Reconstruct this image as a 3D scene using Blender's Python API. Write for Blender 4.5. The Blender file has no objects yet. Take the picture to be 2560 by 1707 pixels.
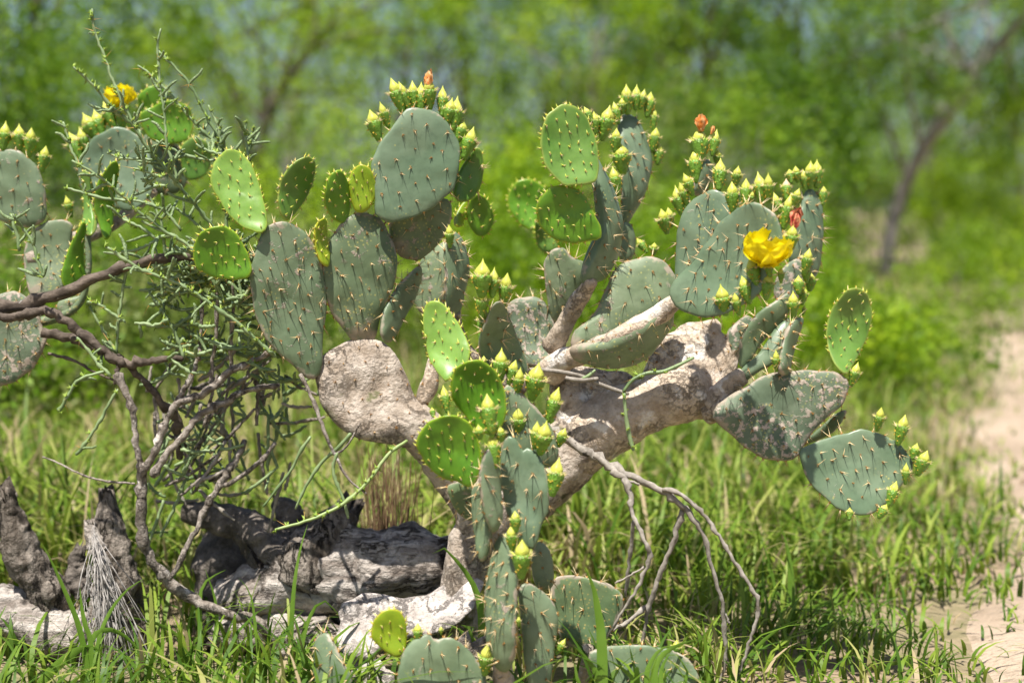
import bpy, math, random
import numpy as np
from mathutils import Vector, Matrix, noise as mnoise

rng = np.random.default_rng(11)
random.seed(11)
SC = bpy.context.scene
COL = SC.collection
R = math.radians

# ------------------------------------------------------------------ camera, sky, sun, exposure
CAM_H = 1.05
FPX = 2560 * 50.0 / 36.0
PITCH = math.atan((853.5 - 520.0) / FPX)
DOFF = 0.30
FOCUS = 3.13
FSTOP = 1.5
EXPOSURE = 0.77
SUN_VEC = Vector((-0.14, -0.32, 0.935)).normalized()      # towards the sun

cam_d = bpy.data.cameras.new('camera'); cam = bpy.data.objects.new('camera', cam_d); COL.objects.link(cam)
cam.location = (0, 0, CAM_H); cam.rotation_euler = (math.pi / 2 - PITCH, 0, 0)
cam_d.lens = 50; cam_d.sensor_width = 36; cam_d.clip_end = 2000; cam_d.clip_start = 0.05
cam_d.dof.use_dof = True; cam_d.dof.focus_distance = FOCUS; cam_d.dof.aperture_fstop = FSTOP; cam_d.dof.aperture_blades = 9
SC.camera = cam

world = bpy.data.worlds.new('World'); SC.world = world; world.use_nodes = True
wn = world.node_tree.nodes; wl = world.node_tree.links
sky = wn.new('ShaderNodeTexSky'); sky.sky_type = 'NISHITA'; sky.sun_disc = False
sky.sun_elevation = math.asin(SUN_VEC.z); sky.sun_rotation = math.atan2(SUN_VEC.x, SUN_VEC.y)
sky.air_density = 1.0; sky.dust_density = 2.2; sky.ozone_density = 3.5
bg = wn['Background']; bg.inputs['Strength'].default_value = 0.068
wl.new(sky.outputs[0], bg.inputs[0])
sun_d = bpy.data.lights.new('sun', 'SUN'); sun_d.energy = 5.0; sun_d.angle = R(0.53); sun_d.color = (1.0, 0.955, 0.88)
sun = bpy.data.objects.new('sun', sun_d); COL.objects.link(sun)
sun.rotation_euler = (-SUN_VEC).to_track_quat('-Z', 'Y').to_euler(); sun.location = (-3, -4, 12)
SC.view_settings.view_transform = 'Standard'; SC.view_settings.look = 'None'
SC.view_settings.exposure = EXPOSURE; SC.view_settings.gamma = 1.0; SC.view_settings.use_curve_mapping = False
SC.render.engine = 'CYCLES'
SC.cycles.use_denoising = True; SC.cycles.max_bounces = 7; SC.cycles.diffuse_bounces = 3; SC.cycles.glossy_bounces = 2
SC.cycles.transmission_bounces = 4; SC.cycles.transparent_max_bounces = 4; SC.cycles.sample_clamp_indirect = 6.0
SC.cycles.caustics_reflective = False; SC.cycles.caustics_refractive = False

# ------------------------------------------------------------------ pixel -> direction
CAMP = np.array([0, 0, CAM_H])
FW = np.array([0, math.cos(PITCH), -math.sin(PITCH)]); UP = np.array([0, math.sin(PITCH), math.cos(PITCH)]); RT = np.array([1.0, 0, 0])
CROPS = {'A': (0, 0, 2.6129), 'B': (450, 350, 2.24), 'C': (850, 150, 3.136), 'D': (1250, 200, 3.136), 'E': (1600, 250, 2.6133),
         'F': (1250, 600, 2.6133), 'G': (1750, 650, 2.24), 'H': (950, 800, 2.851), 'I': (750, 1207, 2.352), 'J': (0, 500, 2.24),
         'K': (0, 1107, 2.6133), 'L': (1360, 1000, 1.96), 'M': (1760, 0, 1.96), 'N': (500, 0, 1.8667), 'O': (0, 200, 3.92),
         'P': (0, 550, 3.92), 'Q': (1500, 700, 3.136), 'R': (1000, 600, 3.136), 'S': (1000, 1200, 3.136), 'T': (1950, 700, 3.92),
         'Z': (0, 0, 0.91875), 'X': (0, 0, 1.0)}
def src(c, x, y):
    ox, oy, s = CROPS[c]
    return ox + x / s, oy + y / s
def ray(px, py):
    return FW + RT * ((px - 1280) / FPX) - UP * ((py - 853.5) / FPX)
def at(c, x, y, d):
    """the point seen at that pixel, d metres in front of the camera (+DOFF)"""
    px, py = src(c, x, y)
    return CAMP + ray(px, py) * (d + DOFF)
def on_plane(c, x, y, o, n):
    px, py = src(c, x, y); r = ray(px, py)
    den = r @ n
    t = ((o - CAMP) @ n) / den
    return CAMP + r * t
def on_ground(c, x, y, z=0.0):
    px, py = src(c, x, y); r = ray(px, py)
    return CAMP + r * ((z - CAM_H) / r[2])
def unit(v):
    v = np.asarray(v, float); return v / (np.linalg.norm(v) + 1e-12)

# ------------------------------------------------------------------ object helpers
def tag(o, label=None, cat=None, group=None, kind=None):
    if label: o['label'] = label
    if cat: o['category'] = cat
    if group: o['group'] = group
    if kind: o['kind'] = kind
    return o
def empty(name, loc, label, cat, group=None):
    o = bpy.data.objects.new(name, None); COL.objects.link(o); o.location = Vector(loc); o.empty_display_size = 0.05
    return tag(o, label, cat, group)
def link(name, me, parent=None, mat=None):
    o = bpy.data.objects.new(name, me); COL.objects.link(o)
    if parent is not None: o.parent = parent
    if mat is not None and len(me.materials) == 0: me.materials.append(mat)
    return o
def mesh(name, verts, faces, smooth=True):
    me = bpy.data.meshes.new(name)
    me.from_pydata([tuple(map(float, v)) for v in verts], [], [tuple(map(int, f)) for f in faces])
    me.update()
    if smooth: me.polygons.foreach_set('use_smooth', np.ones(len(me.polygons), bool))
    return me
def mesh_np(name, verts, quads=None, tris=None, smooth=False, attr=None):
    """large meshes: verts (n,3), quads (m,4), tris (k,3); attr = {name: per-vertex float}"""
    me = bpy.data.meshes.new(name)
    nq = 0 if quads is None else len(quads); nt = 0 if tris is None else len(tris)
    me.vertices.add(len(verts)); me.vertices.foreach_set('co', np.asarray(verts, np.float32).ravel())
    idx = []
    if nq: idx.append(np.asarray(quads, np.int32).ravel())
    if nt: idx.append(np.asarray(tris, np.int32).ravel())
    idx = np.concatenate(idx)
    me.loops.add(len(idx)); me.loops.foreach_set('vertex_index', idx)
    me.polygons.add(nq + nt)
    ls = np.concatenate([np.arange(nq) * 4, nq * 4 + np.arange(nt) * 3]).astype(np.int32)
    me.polygons.foreach_set('loop_start', ls)
    if smooth: me.polygons.foreach_set('use_smooth', np.ones(nq + nt, bool))
    for k, v in (attr or {}).items():
        a = me.attributes.new(k, 'FLOAT', 'POINT'); a.data.foreach_set('value', np.asarray(v, np.float32))
    me.update(calc_edges=True); me.validate()
    return me
def crom(pts, n, closed=False):
    """Catmull-Rom through pts, about n samples, evenly spaced"""
    p = np.asarray(pts, float); m = len(p); out = []
    if m == 2 and not closed:
        t = np.linspace(0, 1, n)[:, None]; return p[0] * (1 - t) + p[1] * t
    segs = m if closed else m - 1
    k = 10
    for i in range(segs):
        if closed: a, b, c, d = p[(i - 1) % m], p[i], p[(i + 1) % m], p[(i + 2) % m]
        else:
            b, c = p[i], p[i + 1]; a = p[i - 1] if i > 0 else 2 * b - c; d = p[i + 2] if i + 2 < m else 2 * c - b
        for j in range(k):
            t = j / k
            out.append(0.5 * ((2 * b) + (c - a) * t + (2 * a - 5 * b + 4 * c - d) * t * t + (3 * b - a - 3 * c + d) * t ** 3))
    out.append(p[0] if closed else p[-1])
    q = np.array(out); seg = np.linalg.norm(np.diff(q[:, :3], axis=0), axis=1); s = np.concatenate([[0], np.cumsum(seg)])
    tt = np.linspace(0, s[-1], n + 1)[:-1] if closed else np.linspace(0, s[-1], n)
    return np.stack([np.interp(tt, s, q[:, j]) for j in range(q.shape[1])], 1)

def tube_geo(path, rad, sides=8, rough=0.0, flat=1.0, seed=0, caps=True, gnarl=0.0, jag=0.0):
    """verts, faces of a tapering tube; rough = relative bumpiness, flat = squash"""
    path = np.asarray(path, float); n = len(path)
    rad = np.asarray(rad, float); r0 = np.random.default_rng(seed)
    T = np.gradient(path, axis=0); T /= np.linalg.norm(T, axis=1)[:, None] + 1e-9
    ref = np.array([0, 0, 1.0]) if abs(T[0][2]) < 0.9 else np.array([1.0, 0, 0])
    N = unit(np.cross(T[0], ref)); V = []; ph = r0.uniform(0, 6.28, 6)
    ang = np.arange(sides) * 2 * math.pi / sides
    L = np.concatenate([[0], np.cumsum(np.linalg.norm(np.diff(path, axis=0), axis=1))])
    for i in range(n):
        N = unit(N - T[i] * (N @ T[i])); B = np.cross(T[i], N)
        rr = np.full(sides, rad[i])
        if rough > 0:
            w = L[i] / (np.mean(rad) * 2.2)
            rr = rr * (1 + rough * (0.5 * np.sin(2 * ang + w * 0.9 + ph[0]) + 0.4 * np.sin(3 * ang - w * 1.7 + ph[1]) + 0.35 * np.sin(5 * ang + w * 2.9 + ph[2]) + 0.3 * math.sin(w * 1.3 + ph[3]) + r0.normal(0, .22, sides)))
        if gnarl > 0:
            rm = float(np.mean(rad)); q0 = [(path[i] + (N * math.cos(a_) + B * math.sin(a_)) * rr[0]) for a_ in ang]
            f1 = np.array([mnoise.fractal(Vector(q / rm * .55) + Vector((seed * 3.1, 0, 0)), .9, 2.1, 4) for q in q0]); f2 = np.array([mnoise.ridged_multi_fractal(Vector(q / rm * 1.1) + Vector((0, seed * 1.7, 0)), .9, 2.1, 3, 1.0, 2.0) for q in q0])
            rr = rr * (1 + gnarl * (f1 * .85 - (f2 - 1.0) * .28))
        V.append(path[i] + (np.outer(np.ones(sides), T[i]) * (r0.normal(0, jag * rad[i], sides)[:, None] if (jag > 0 and i >= n - 2) else 0)) + np.outer(np.cos(ang) * rr, N) + np.outer(np.sin(ang) * rr * flat, B))
    V = np.concatenate(V); F = []
    for i in range(n - 1):
        for j in range(sides):
            a = i * sides + j; b = i * sides + (j + 1) % sides
            F.append((a, b, b + sides, a + sides))
    if caps:
        V = np.concatenate([V, path[:1] - T[0] * rad[0] * 0.4, path[-1:] + T[-1] * rad[-1] * 0.6]); c0 = n * sides; c1 = c0 + 1
        for j in range(sides):
            F.append((c0, (j + 1) % sides, j)); F.append((c1, (n - 1) * sides + j, (n - 1) * sides + (j + 1) % sides))
    return V, F
class Geo:
    """collects pieces of one mesh"""
    def __init__(s): s.v = []; s.f = []; s.m = []; s.n = 0
    def add(s, v, f, m=0):
        s.v.append(np.asarray(v, float)); s.f += [tuple(int(i) + s.n for i in q) for q in f]; s.m += [m] * len(f); s.n += len(v)
    def build(s, name, mats, smooth=True, off=None):
        v = np.concatenate(s.v)
        if off is not None: v = v - np.asarray(off)
        me = mesh(name, v, s.f, smooth)
        for m in mats: me.materials.append(m)
        if len(mats) > 1: me.polygons.foreach_set('material_index', np.array(s.m, np.int32))
        return me

# ------------------------------------------------------------------ materials
def new_mat(name):
    m = bpy.data.materials.new(name); m.use_nodes = True
    nt = m.node_tree; b = nt.nodes['Principled BSDF']
    return m, nt, b
class NB:
    def __init__(s, nt): s.nt = nt; s.N = nt.nodes; s.L = nt.links
    def node(s, t, **kw):
        n = s.N.new(t)
        for k, v in kw.items(): setattr(n, k, v)
        return n
    def inp(s, n, i, v):
        if isinstance(v, bpy.types.NodeSocket): s.L.new(v, n.inputs[i])
        else: n.inputs[i].default_value = v
    def coords(s):
        tc = s.node('ShaderNodeTexCoord'); oi = s.node('ShaderNodeObjectInfo')
        cm = s.node('ShaderNodeVectorMath', operation='SCALE'); s.L.new(oi.outputs['Random'], cm.inputs['Scale']); cm.inputs[0].default_value = (37, 53, 71)
        ad = s.node('ShaderNodeVectorMath', operation='ADD'); s.L.new(tc.outputs['Object'], ad.inputs[0]); s.L.new(cm.outputs[0], ad.inputs[1])
        return ad.outputs[0]
    def noise(s, co, scale, detail=3.0, rough=0.55, stretch=None):
        if stretch:
            mp = s.node('ShaderNodeMapping'); s.L.new(co, mp.inputs[0]); mp.inputs['Scale'].default_value = stretch; co = mp.outputs[0]
        n = s.node('ShaderNodeTexNoise'); s.L.new(co, n.inputs['Vector']); n.inputs['Scale'].default_value = scale
        n.inputs['Detail'].default_value = detail; n.inputs['Roughness'].default_value = rough
        return n.outputs['Fac']
    def voro(s, co, scale, feature='F1'):
        n = s.node('ShaderNodeTexVoronoi', feature=feature); s.L.new(co, n.inputs['Vector']); n.inputs['Scale'].default_value = scale
        return n.outputs['Distance']
    def ramp(s, f, lo, hi, a=0.0, b=1.0):
        n = s.node('ShaderNodeMapRange', interpolation_type='SMOOTHSTEP'); s.inp(n, 0, f)
        n.inputs[1].default_value = lo; n.inputs[2].default_value = hi; n.inputs[3].default_value = a; n.inputs[4].default_value = b
        return n.outputs[0]
    def mix(s, f, a, b):
        n = s.node('ShaderNodeMix', data_type='RGBA'); s.inp(n, 0, f)
        s.inp(n, 6, a if isinstance(a, bpy.types.NodeSocket) else (*a, 1)); s.inp(n, 7, b if isinstance(b, bpy.types.NodeSocket) else (*b, 1))
        return n.outputs[2]
    def math(s, op, a, b=0.0):
        n = s.node('ShaderNodeMath', operation=op); s.inp(n, 0, a); s.inp(n, 1, b); return n.outputs[0]
    def attr(s, name):
        n = s.node('ShaderNodeAttribute'); n.attribute_name = name; return n.outputs['Fac']
    def bump(s, h, strength, dist, bsdf):
        n = s.node('ShaderNodeBump'); s.inp(n, 'Height', h); n.inputs['Strength'].default_value = strength; n.inputs['Distance'].default_value = dist
        s.L.new(n.outputs[0], bsdf.inputs['Normal'])

def pad_mat(name, c1, c2, scab=0.0, scab_col=(0.42, 0.34, 0.27), rim=0.0, wood=0.0, speck=0.0, rough=0.5, sss=0.0, edge_col=None, speck_col=(0.36, 0.36, 0.12)):
    m, nt, b = new_mat(name); k = NB(nt); co = k.coords()
    col = k.mix(k.ramp(k.noise(co, 9, 4, .6), .35, .65), c1, c2)
    col = k.mix(k.ramp(k.noise(co, 45, 4, .6), .45, .75, 0, .5), col, tuple(x * .66 for x in c1))
    col = k.mix(k.ramp(k.noise(co, 5, 3, .6), .52, .70, 0, .40), col, tuple(min(1, x * 1.25 + .02) for x in c2))
    if speck > 0:
        sp = k.math('MULTIPLY', k.ramp(k.voro(co, 110), .16, .34, 1, 0), k.ramp(k.noise(co, 14, 2), .62 - .25 * speck, .70 - .2 * speck))
        col = k.mix(k.math('MULTIPLY', sp, .8), col, speck_col)
    if edge_col is not None:
        col = k.mix(k.ramp(k.attr('rim'), .90, 1.0, 0, .75), col, edge_col)
    if scab > 0:
        f = k.ramp(k.noise(co, 34 + 40 * scab, 6, .65), .70 - .30 * scab, .78 - .28 * scab)
        f2 = k.ramp(k.noise(co, 7, 2), .66 - .5 * scab, .80 - .5 * scab)
        f = k.math('MULTIPLY', f, f2)
        sc = k.mix(k.noise(co, 80, 2), tuple(x * .7 for x in scab_col), scab_col)
        col = k.mix(f, col, sc)
    else: f = None
    if rim > 0 or wood > 0:
        nz = k.noise(co, 30, 5, .6)
        if rim > 0:
            rr = k.ramp(k.math('ADD', k.attr('rim'), k.math('MULTIPLY', k.math('SUBTRACT', nz, .5), .55)), 1.06 - .22 * rim, 1.14 - .2 * rim)
            col = k.mix(k.math('MULTIPLY', rr, .9), col, (0.36, 0.30, 0.23))
        if wood > 0:
            ww = k.ramp(k.math('ADD', k.attr('base'), k.math('MULTIPLY', k.math('SUBTRACT', nz, .5), .7)), 1.05 - wood * .5, 1.3 - wood * .5)
            col = k.mix(ww, col, (0.33, 0.27, 0.20))
    nt.links.new(col, b.inputs['Base Color'])
    b.inputs['Roughness'].default_value = rough; b.inputs['Specular IOR Level'].default_value = 0.45
    if sss > 0:
        b.inputs['Subsurface Weight'].default_value = sss; b.inputs['Subsurface Radius'].default_value = (0.5, 1.0, 0.15); b.inputs['Subsurface Scale'].default_value = 0.012
    h = k.math('ADD', k.math('MULTIPLY', k.noise(co, 16, 2), 1.2), k.math('MULTIPLY', k.noise(co, 120, 2), .05))
    if f is not None: h = k.math('ADD', h, k.math('MULTIPLY', f, .5))
    k.bump(h, 0.5, 0.006, b)
    return m

def bark_mat(name, c1, c2, c3=None, scale=20, stretch=(1, 1, 1), bump=0.8, dist=0.006, c3f=(.58, .68), fine=120, crack=0.0):
    m, nt, b = new_mat(name); k = NB(nt); co = k.coords()
    n1 = k.noise(co, scale, 6, .62, stretch); n2 = k.noise(co, fine, 4, .6)
    col = k.mix(k.ramp(n1, .32, .68), c1, c2)
    col = k.mix(k.ramp(n2, .35, .75, 0, .45), col, tuple(x * .55 for x in c1))
    if c3 is not None: col = k.mix(k.ramp(k.noise(co, scale * .55, 5, .6), *c3f), col, c3)
    h = k.math('ADD', n1, k.math('MULTIPLY', n2, .4))
    if crack > 0:
        cn = k.noise(co, scale * .9, 8, .7, tuple(q * 1.0 for q in stretch)); cr = k.ramp(k.math('ABSOLUTE', k.math('SUBTRACT', cn, .5)), .0, .035, 1, 0)
        cr = k.math('MULTIPLY', cr, k.ramp(k.noise(co, scale * .3, 2), .42, .58))
        col = k.mix(k.math('MULTIPLY', cr, crack), col, tuple(x * .30 for x in c1)); h = k.math('SUBTRACT', h, k.math('MULTIPLY', cr, .8 * crack))
    nt.links.new(col, b.inputs['Base Color']); b.inputs['Roughness'].default_value = .88; b.inputs['Specular IOR Level'].default_value = .2
    k.bump(h, bump, dist, b)
    return m
def plain_mat(name, c1, c2=None, rough=.5, scale=60, transl=0.0, spec=.3, rnd=0.0):
    m, nt, b = new_mat(name); k = NB(nt); co = k.coords()
    col = k.mix(k.ramp(k.noise(co, scale, 2), .3, .7), c1, c2 or c1)
    nt.links.new(col, b.inputs['Base Color']); b.inputs['Roughness'].default_value = rough; b.inputs['Specular IOR Level'].default_value = spec
    if transl > 0:
        t = k.node('ShaderNodeBsdfTranslucent'); nt.links.new(col, t.inputs[0]); mx = k.node('ShaderNodeMixShader'); mx.inputs[0].default_value = transl
        nt.links.new(b.outputs[0], mx.inputs[1]); nt.links.new(t.outputs[0], mx.inputs[2]); nt.links.new(mx.outputs[0], nt.nodes['Material Output'].inputs[0])
    return m
def leaf_mat(name, stops, transl=.4, rough=.5, attr='tint'):
    """colour by a per-leaf random attribute, over the given stops"""
    m, nt, b = new_mat(name); k = NB(nt)
    cr = k.node('ShaderNodeValToRGB'); nt.links.new(k.attr(attr), cr.inputs[0])
    e = cr.color_ramp.elements
    while len(e) < len(stops): e.new(.5)
    for i, (p, c) in enumerate(stops): e[i].position = p; e[i].color = (*c, 1)
    nt.links.new(cr.outputs[0], b.inputs['Base Color']); b.inputs['Roughness'].default_value = rough; b.inputs['Specular IOR Level'].default_value = .3
    t = k.node('ShaderNodeBsdfTranslucent'); nt.links.new(cr.outputs[0], t.inputs[0]); mx = k.node('ShaderNodeMixShader'); mx.inputs[0].default_value = transl
    nt.links.new(b.outputs[0], mx.inputs[1]); nt.links.new(t.outputs[0], mx.inputs[2]); nt.links.new(mx.outputs[0], nt.nodes['Material Output'].inputs[0])
    return m

M = {}
M['grey'] = pad_mat('cactus_grey_green', (0.118, 0.170, 0.090), (0.165, 0.222, 0.126), scab=.42, rim=.5, speck=.35, rough=.48)
M['clean'] = pad_mat('cactus_waxy_green', (0.115, 0.174, 0.098), (0.158, 0.218, 0.132), scab=.30, rim=.25, speck=.3, rough=.38)
M['old'] = pad_mat('cactus_old_green', (0.120, 0.170, 0.085), (0.180, 0.228, 0.130), scab=.46, rim=.6, wood=.55, speck=.7, rough=.55)
M['speckled'] = pad_mat('cactus_speckled_green', (0.10, 0.16, 0.07), (0.14, 0.20, 0.09), scab=.25, rim=.8, wood=.2, speck=1.3, rough=.55, speck_col=(0.34, 0.30, 0.10))
M['scabby'] = pad_mat('cactus_scabby', (0.10, 0.145, 0.085), (0.14, 0.185, 0.115), scab=.66, scab_col=(0.56, 0.46, 0.38), rim=.7, wood=.35, speck=.8, rough=.65)
M['young'] = pad_mat('cactus_young_green', (0.085, 0.215, 0.010), (0.125, 0.275, 0.018), rough=.32, sss=.3, edge_col=(0.27, 0.36, 0.02))
M['youngpale'] = pad_mat('cactus_young_pale', (0.155, 0.290, 0.040), (0.205, 0.345, 0.065), rough=.36, sss=.3, edge_col=(0.30, 0.38, 0.05))
M['youngmid'] = pad_mat('cactus_young_mid', (0.095, 0.205, 0.026), (0.135, 0.250, 0.045), rough=.36, sss=.2, edge_col=(0.28, 0.33, 0.06))
M['youngyellow'] = pad_mat('cactus_young_yellow', (0.19, 0.30, 0.010), (0.27, 0.355, 0.014), rough=.34, sss=.35, edge_col=(0.42, 0.36, 0.03))
M['woody'] = bark_mat('cactus_woody_bark', (0.46, 0.36, 0.265), (0.70, 0.59, 0.475), (0.78, 0.72, 0.65), scale=26, bump=1.0, dist=.012, c3f=(.54, .64), crack=.28)
M['woodygrey'] = bark_mat('cactus_grey_bark', (0.32, 0.255, 0.195), (0.60, 0.52, 0.44), (0.16, 0.16, 0.08), scale=22, bump=1.0, dist=.012, c3f=(.60, .68), crack=.35)
M['spine'] = plain_mat('cactus_spine', (0.66, 0.47, 0.20), (0.74, 0.62, 0.40), rough=.45, scale=200)
M['spinedark'] = plain_mat('cactus_spine_amber', (0.58, 0.30, 0.06), (0.66, 0.44, 0.14), rough=.45, scale=200)
M['glochid'] = plain_mat('cactus_glochid', (0.30, 0.13, 0.025), (0.46, 0.24, 0.06), rough=.7, scale=300)
M['glochidy'] = plain_mat('cactus_glochid_yellow', (0.50, 0.30, 0.03), (0.62, 0.46, 0.06), rough=.6, scale=300)
M['bud'] = pad_mat('bud_green', (0.115, 0.25, 0.018), (0.17, 0.32, 0.035), rough=.34, sss=.2)
M['budtip'] = plain_mat('bud_tip_yellow', (0.50, 0.55, 0.05), (0.68, 0.70, 0.16), rough=.42, scale=120, transl=.15)
M['budpink'] = plain_mat('bud_tip_pink', (0.72, 0.46, 0.22), (0.80, 0.62, 0.42), rough=.45, scale=120, transl=.15)
M['petal'] = plain_mat('petal_yellow', (0.97, 0.83, 0.006), (0.98, 0.88, 0.02), rough=.45, scale=50, transl=.35)
M['stamen'] = plain_mat('stamen_yellow', (0.80, 0.66, 0.12), (0.85, 0.75, 0.25), rough=.6)
M['wiltorange'] = plain_mat('wilted_orange', (0.74, 0.22, 0.03), (0.80, 0.52, 0.24), rough=.6, scale=90, transl=.2)
M['wiltred'] = plain_mat('wilted_red', (0.55, 0.06, 0.06), (0.70, 0.34, 0.16), rough=.55, scale=90, transl=.2)
M['pencil'] = pad_mat('pencil_stem_green', (0.135, 0.205, 0.078), (0.255, 0.335, 0.155), rough=.5)
M['pencilpale'] = pad_mat('pencil_stem_pale', (0.20, 0.28, 0.08), (0.30, 0.38, 0.15), rough=.5)
M['pencilshoot'] = plain_mat('pencil_shoot', (0.17, 0.27, 0.02), (0.27, 0.36, 0.06), rough=.5)
M['pencilwood'] = bark_mat('pencil_woody', (0.16, 0.13, 0.105), (0.40, 0.35, 0.30), (0.64, 0.59, 0.53), scale=60, bump=1, dist=.004, fine=250, crack=.6)
M['deadbranch'] = bark_mat('dead_branch_bark', (0.055, 0.042, 0.032), (0.19, 0.15, 0.12), (0.48, 0.48, 0.45), scale=40, stretch=(.4, 1, 1), bump=1, dist=.004, c3f=(.66, .72))
M['twig'] = bark_mat('dead_twig_bark', (0.23, 0.20, 0.165), (0.40, 0.36, 0.31), (0.075, 0.065, 0.055), scale=45, bump=.8, dist=.002, c3f=(.64, .70))
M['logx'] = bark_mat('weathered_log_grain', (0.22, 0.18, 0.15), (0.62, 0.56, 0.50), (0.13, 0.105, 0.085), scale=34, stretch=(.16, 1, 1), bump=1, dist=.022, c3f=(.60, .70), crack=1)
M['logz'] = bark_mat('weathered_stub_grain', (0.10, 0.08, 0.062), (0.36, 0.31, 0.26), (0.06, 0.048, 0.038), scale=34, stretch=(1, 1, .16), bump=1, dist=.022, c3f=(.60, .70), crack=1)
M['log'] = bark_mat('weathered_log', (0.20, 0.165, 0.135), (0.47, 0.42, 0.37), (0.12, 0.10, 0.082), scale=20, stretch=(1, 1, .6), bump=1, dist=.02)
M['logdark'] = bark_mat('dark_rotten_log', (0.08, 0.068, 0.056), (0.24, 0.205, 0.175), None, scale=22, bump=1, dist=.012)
M['deadpad'] = bark_mat('dead_pale_pad', (0.42, 0.365, 0.325), (0.64, 0.58, 0.53), (0.27, 0.21, 0.165), scale=18, bump=1, dist=.014, c3f=(.58, .68), crack=.35)
M['fibre'] = plain_mat('dry_fibre', (0.20, 0.18, 0.16), (0.44, 0.41, 0.38), rough=.8)

# ================================================================== SETTING: ground, path, grass, trees
def path_left(y):      # left edge of the dirt path at depth y
    return np.interp(y, [2, 3.1, 4.2, 5.5, 6.6, 9, 13, 22, 40], [0.72, 0.98, 1.36, 1.80, 2.12, 2.95, 4.35, 7.35, 13.6])
def path_w(y): return np.interp(y, [2, 5, 10, 22, 40], [2.1, 2.0, 1.8, 1.7, 1.8])
def wob(x, y, s=1.0): return 0.5 * np.sin(x * 2.1 * s + 1.3) * np.cos(y * 1.7 * s) + 0.3 * np.sin(x * 5.3 * s + y * 3.9 * s) + .2 * np.sin(y * 9.1 * s - x * 7.7 * s)

m, nt, b = new_mat('ground_soil'); k = NB(nt); tc = k.node('ShaderNodeTexCoord').outputs['Object']
c = k.mix(k.ramp(k.noise(tc, 1.2, 5), .35, .65), (0.27, 0.195, 0.125), (0.15, 0.15, 0.06))
c = k.mix(k.ramp(k.noise(tc, 30, 5), .4, .7, 0, .6), c, (0.36, 0.27, 0.18))
nt.links.new(c, b.inputs['Base Color']); b.inputs['Roughness'].default_value = .95; k.bump(k.noise(tc, 40, 6), .8, .02, b); M['ground'] = m
m, nt, b = new_mat('path_soil'); k = NB(nt); tc = k.node('ShaderNodeTexCoord').outputs['Object']
c = k.mix(k.ramp(k.noise(tc, 2.2, 5), .35, .65), (0.34, 0.255, 0.180), (0.46, 0.355, 0.26))
c = k.mix(k.ramp(k.noise(tc, 26, 5, .65), .5, .72, 0, .6), c, (0.20, 0.15, 0.10))
nt.links.new(c, b.inputs['Base Color']); b.inputs['Roughness'].default_value = .95; k.bump(k.math('ADD', k.noise(tc, 7, 5), k.math('MULTIPLY', k.noise(tc, 60, 5), .3)), 1, .05, b); M['path'] = m

gx = np.concatenate([[-400, -120, -50], np.linspace(-20, 20, 41), [50, 120, 400]]); gy = np.concatenate([[-60, -10, 0, 1.5], np.linspace(2.5, 30, 56), [40, 60, 120, 400]])
X, Y = np.meshgrid(gx, gy); Zg = 0.012 * wob(X, Y, .6) * (np.abs(X) < 25) - .012
V = np.stack([X, Y, Zg], -1).reshape(-1, 3); w_ = len(gx)
Q = [(j * w_ + i, j * w_ + i + 1, (j + 1) * w_ + i + 1, (j + 1) * w_ + i) for j in range(len(gy) - 1) for i in range(w_ - 1)]
tag(link('ground', mesh('ground', V, Q), None, M['ground']), kind='structure')
py_ = np.concatenate([np.linspace(1.5, 12, 80), np.linspace(12.3, 45, 60)]); V = []; Q = []
for j, y in enumerate(py_):
    a = path_left(y) + .16 * wob(y * .55, 3.1, 1.3); bb = path_left(y) + path_w(y) + .16 * wob(y * .5, 8.7, 1.2)
    for i in range(13):
        t = i / 12; x = a + (bb - a) * t
        V.append((x, y, (-.035 if i in (0, 12) else .006 + .010 * math.sin(math.pi * t)) + .006 * wob(x, y, 1.4)))
Q = [(j * 13 + i, j * 13 + i + 1, (j + 1) * 13 + i + 1, (j + 1) * 13 + i) for j in range(len(py_) - 1) for i in range(12)]
tag(link('path', mesh('path', V, Q), None, M['path']), kind='structure')

M['grass'] = leaf_mat('grass_blades', [(0, (0.062, 0.135, 0.012)), (.38, (0.15, 0.25, 0.022)), (.62, (0.27, 0.36, 0.045)), (.82, (0.38, 0.38, 0.12)), (1, (0.46, 0.36, 0.21))], transl=.35)
def blades(x, y, h, lean_dir, lean, w, tint, z0=0.0):
    """arrays -> verts, quads, tris of arching blades, 4 segments each"""
    n = len(x); ts = np.array([0, .3, .58, .82, 1.0]); prof = np.array([.75, 1.0, .85, .5])
    dx, dy = np.cos(lean_dir), np.sin(lean_dir); px, py = -dy, dx
    V = np.zeros((n, 9, 3))
    for i, t in enumerate(ts):
        off = lean * h * t ** 1.9; zz = h * (t - .42 * lean * t ** 2.6)
        cx = x + dx * off; cy = y + dy * off
        if i < 4:
            for s, c_ in ((-1, 0), (1, 1)):
                V[:, i * 2 + c_] = np.stack([cx + s * px * w * prof[i] / 2, cy + s * py * w * prof[i] / 2, z0 + zz], 1)
        else: V[:, 8] = np.stack([cx, cy, z0 + zz], 1)
    b0 = (np.arange(n) * 9)[:, None]
    q = np.concatenate([b0 + np.array([0, 1, 3, 2]), b0 + np.array([2, 3, 5, 4]), b0 + np.array([4, 5, 7, 6])]); t3 = b0 + np.array([6, 7, 8])
    return V.reshape(-1, 3), q, t3, np.repeat(tint, 9)
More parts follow.
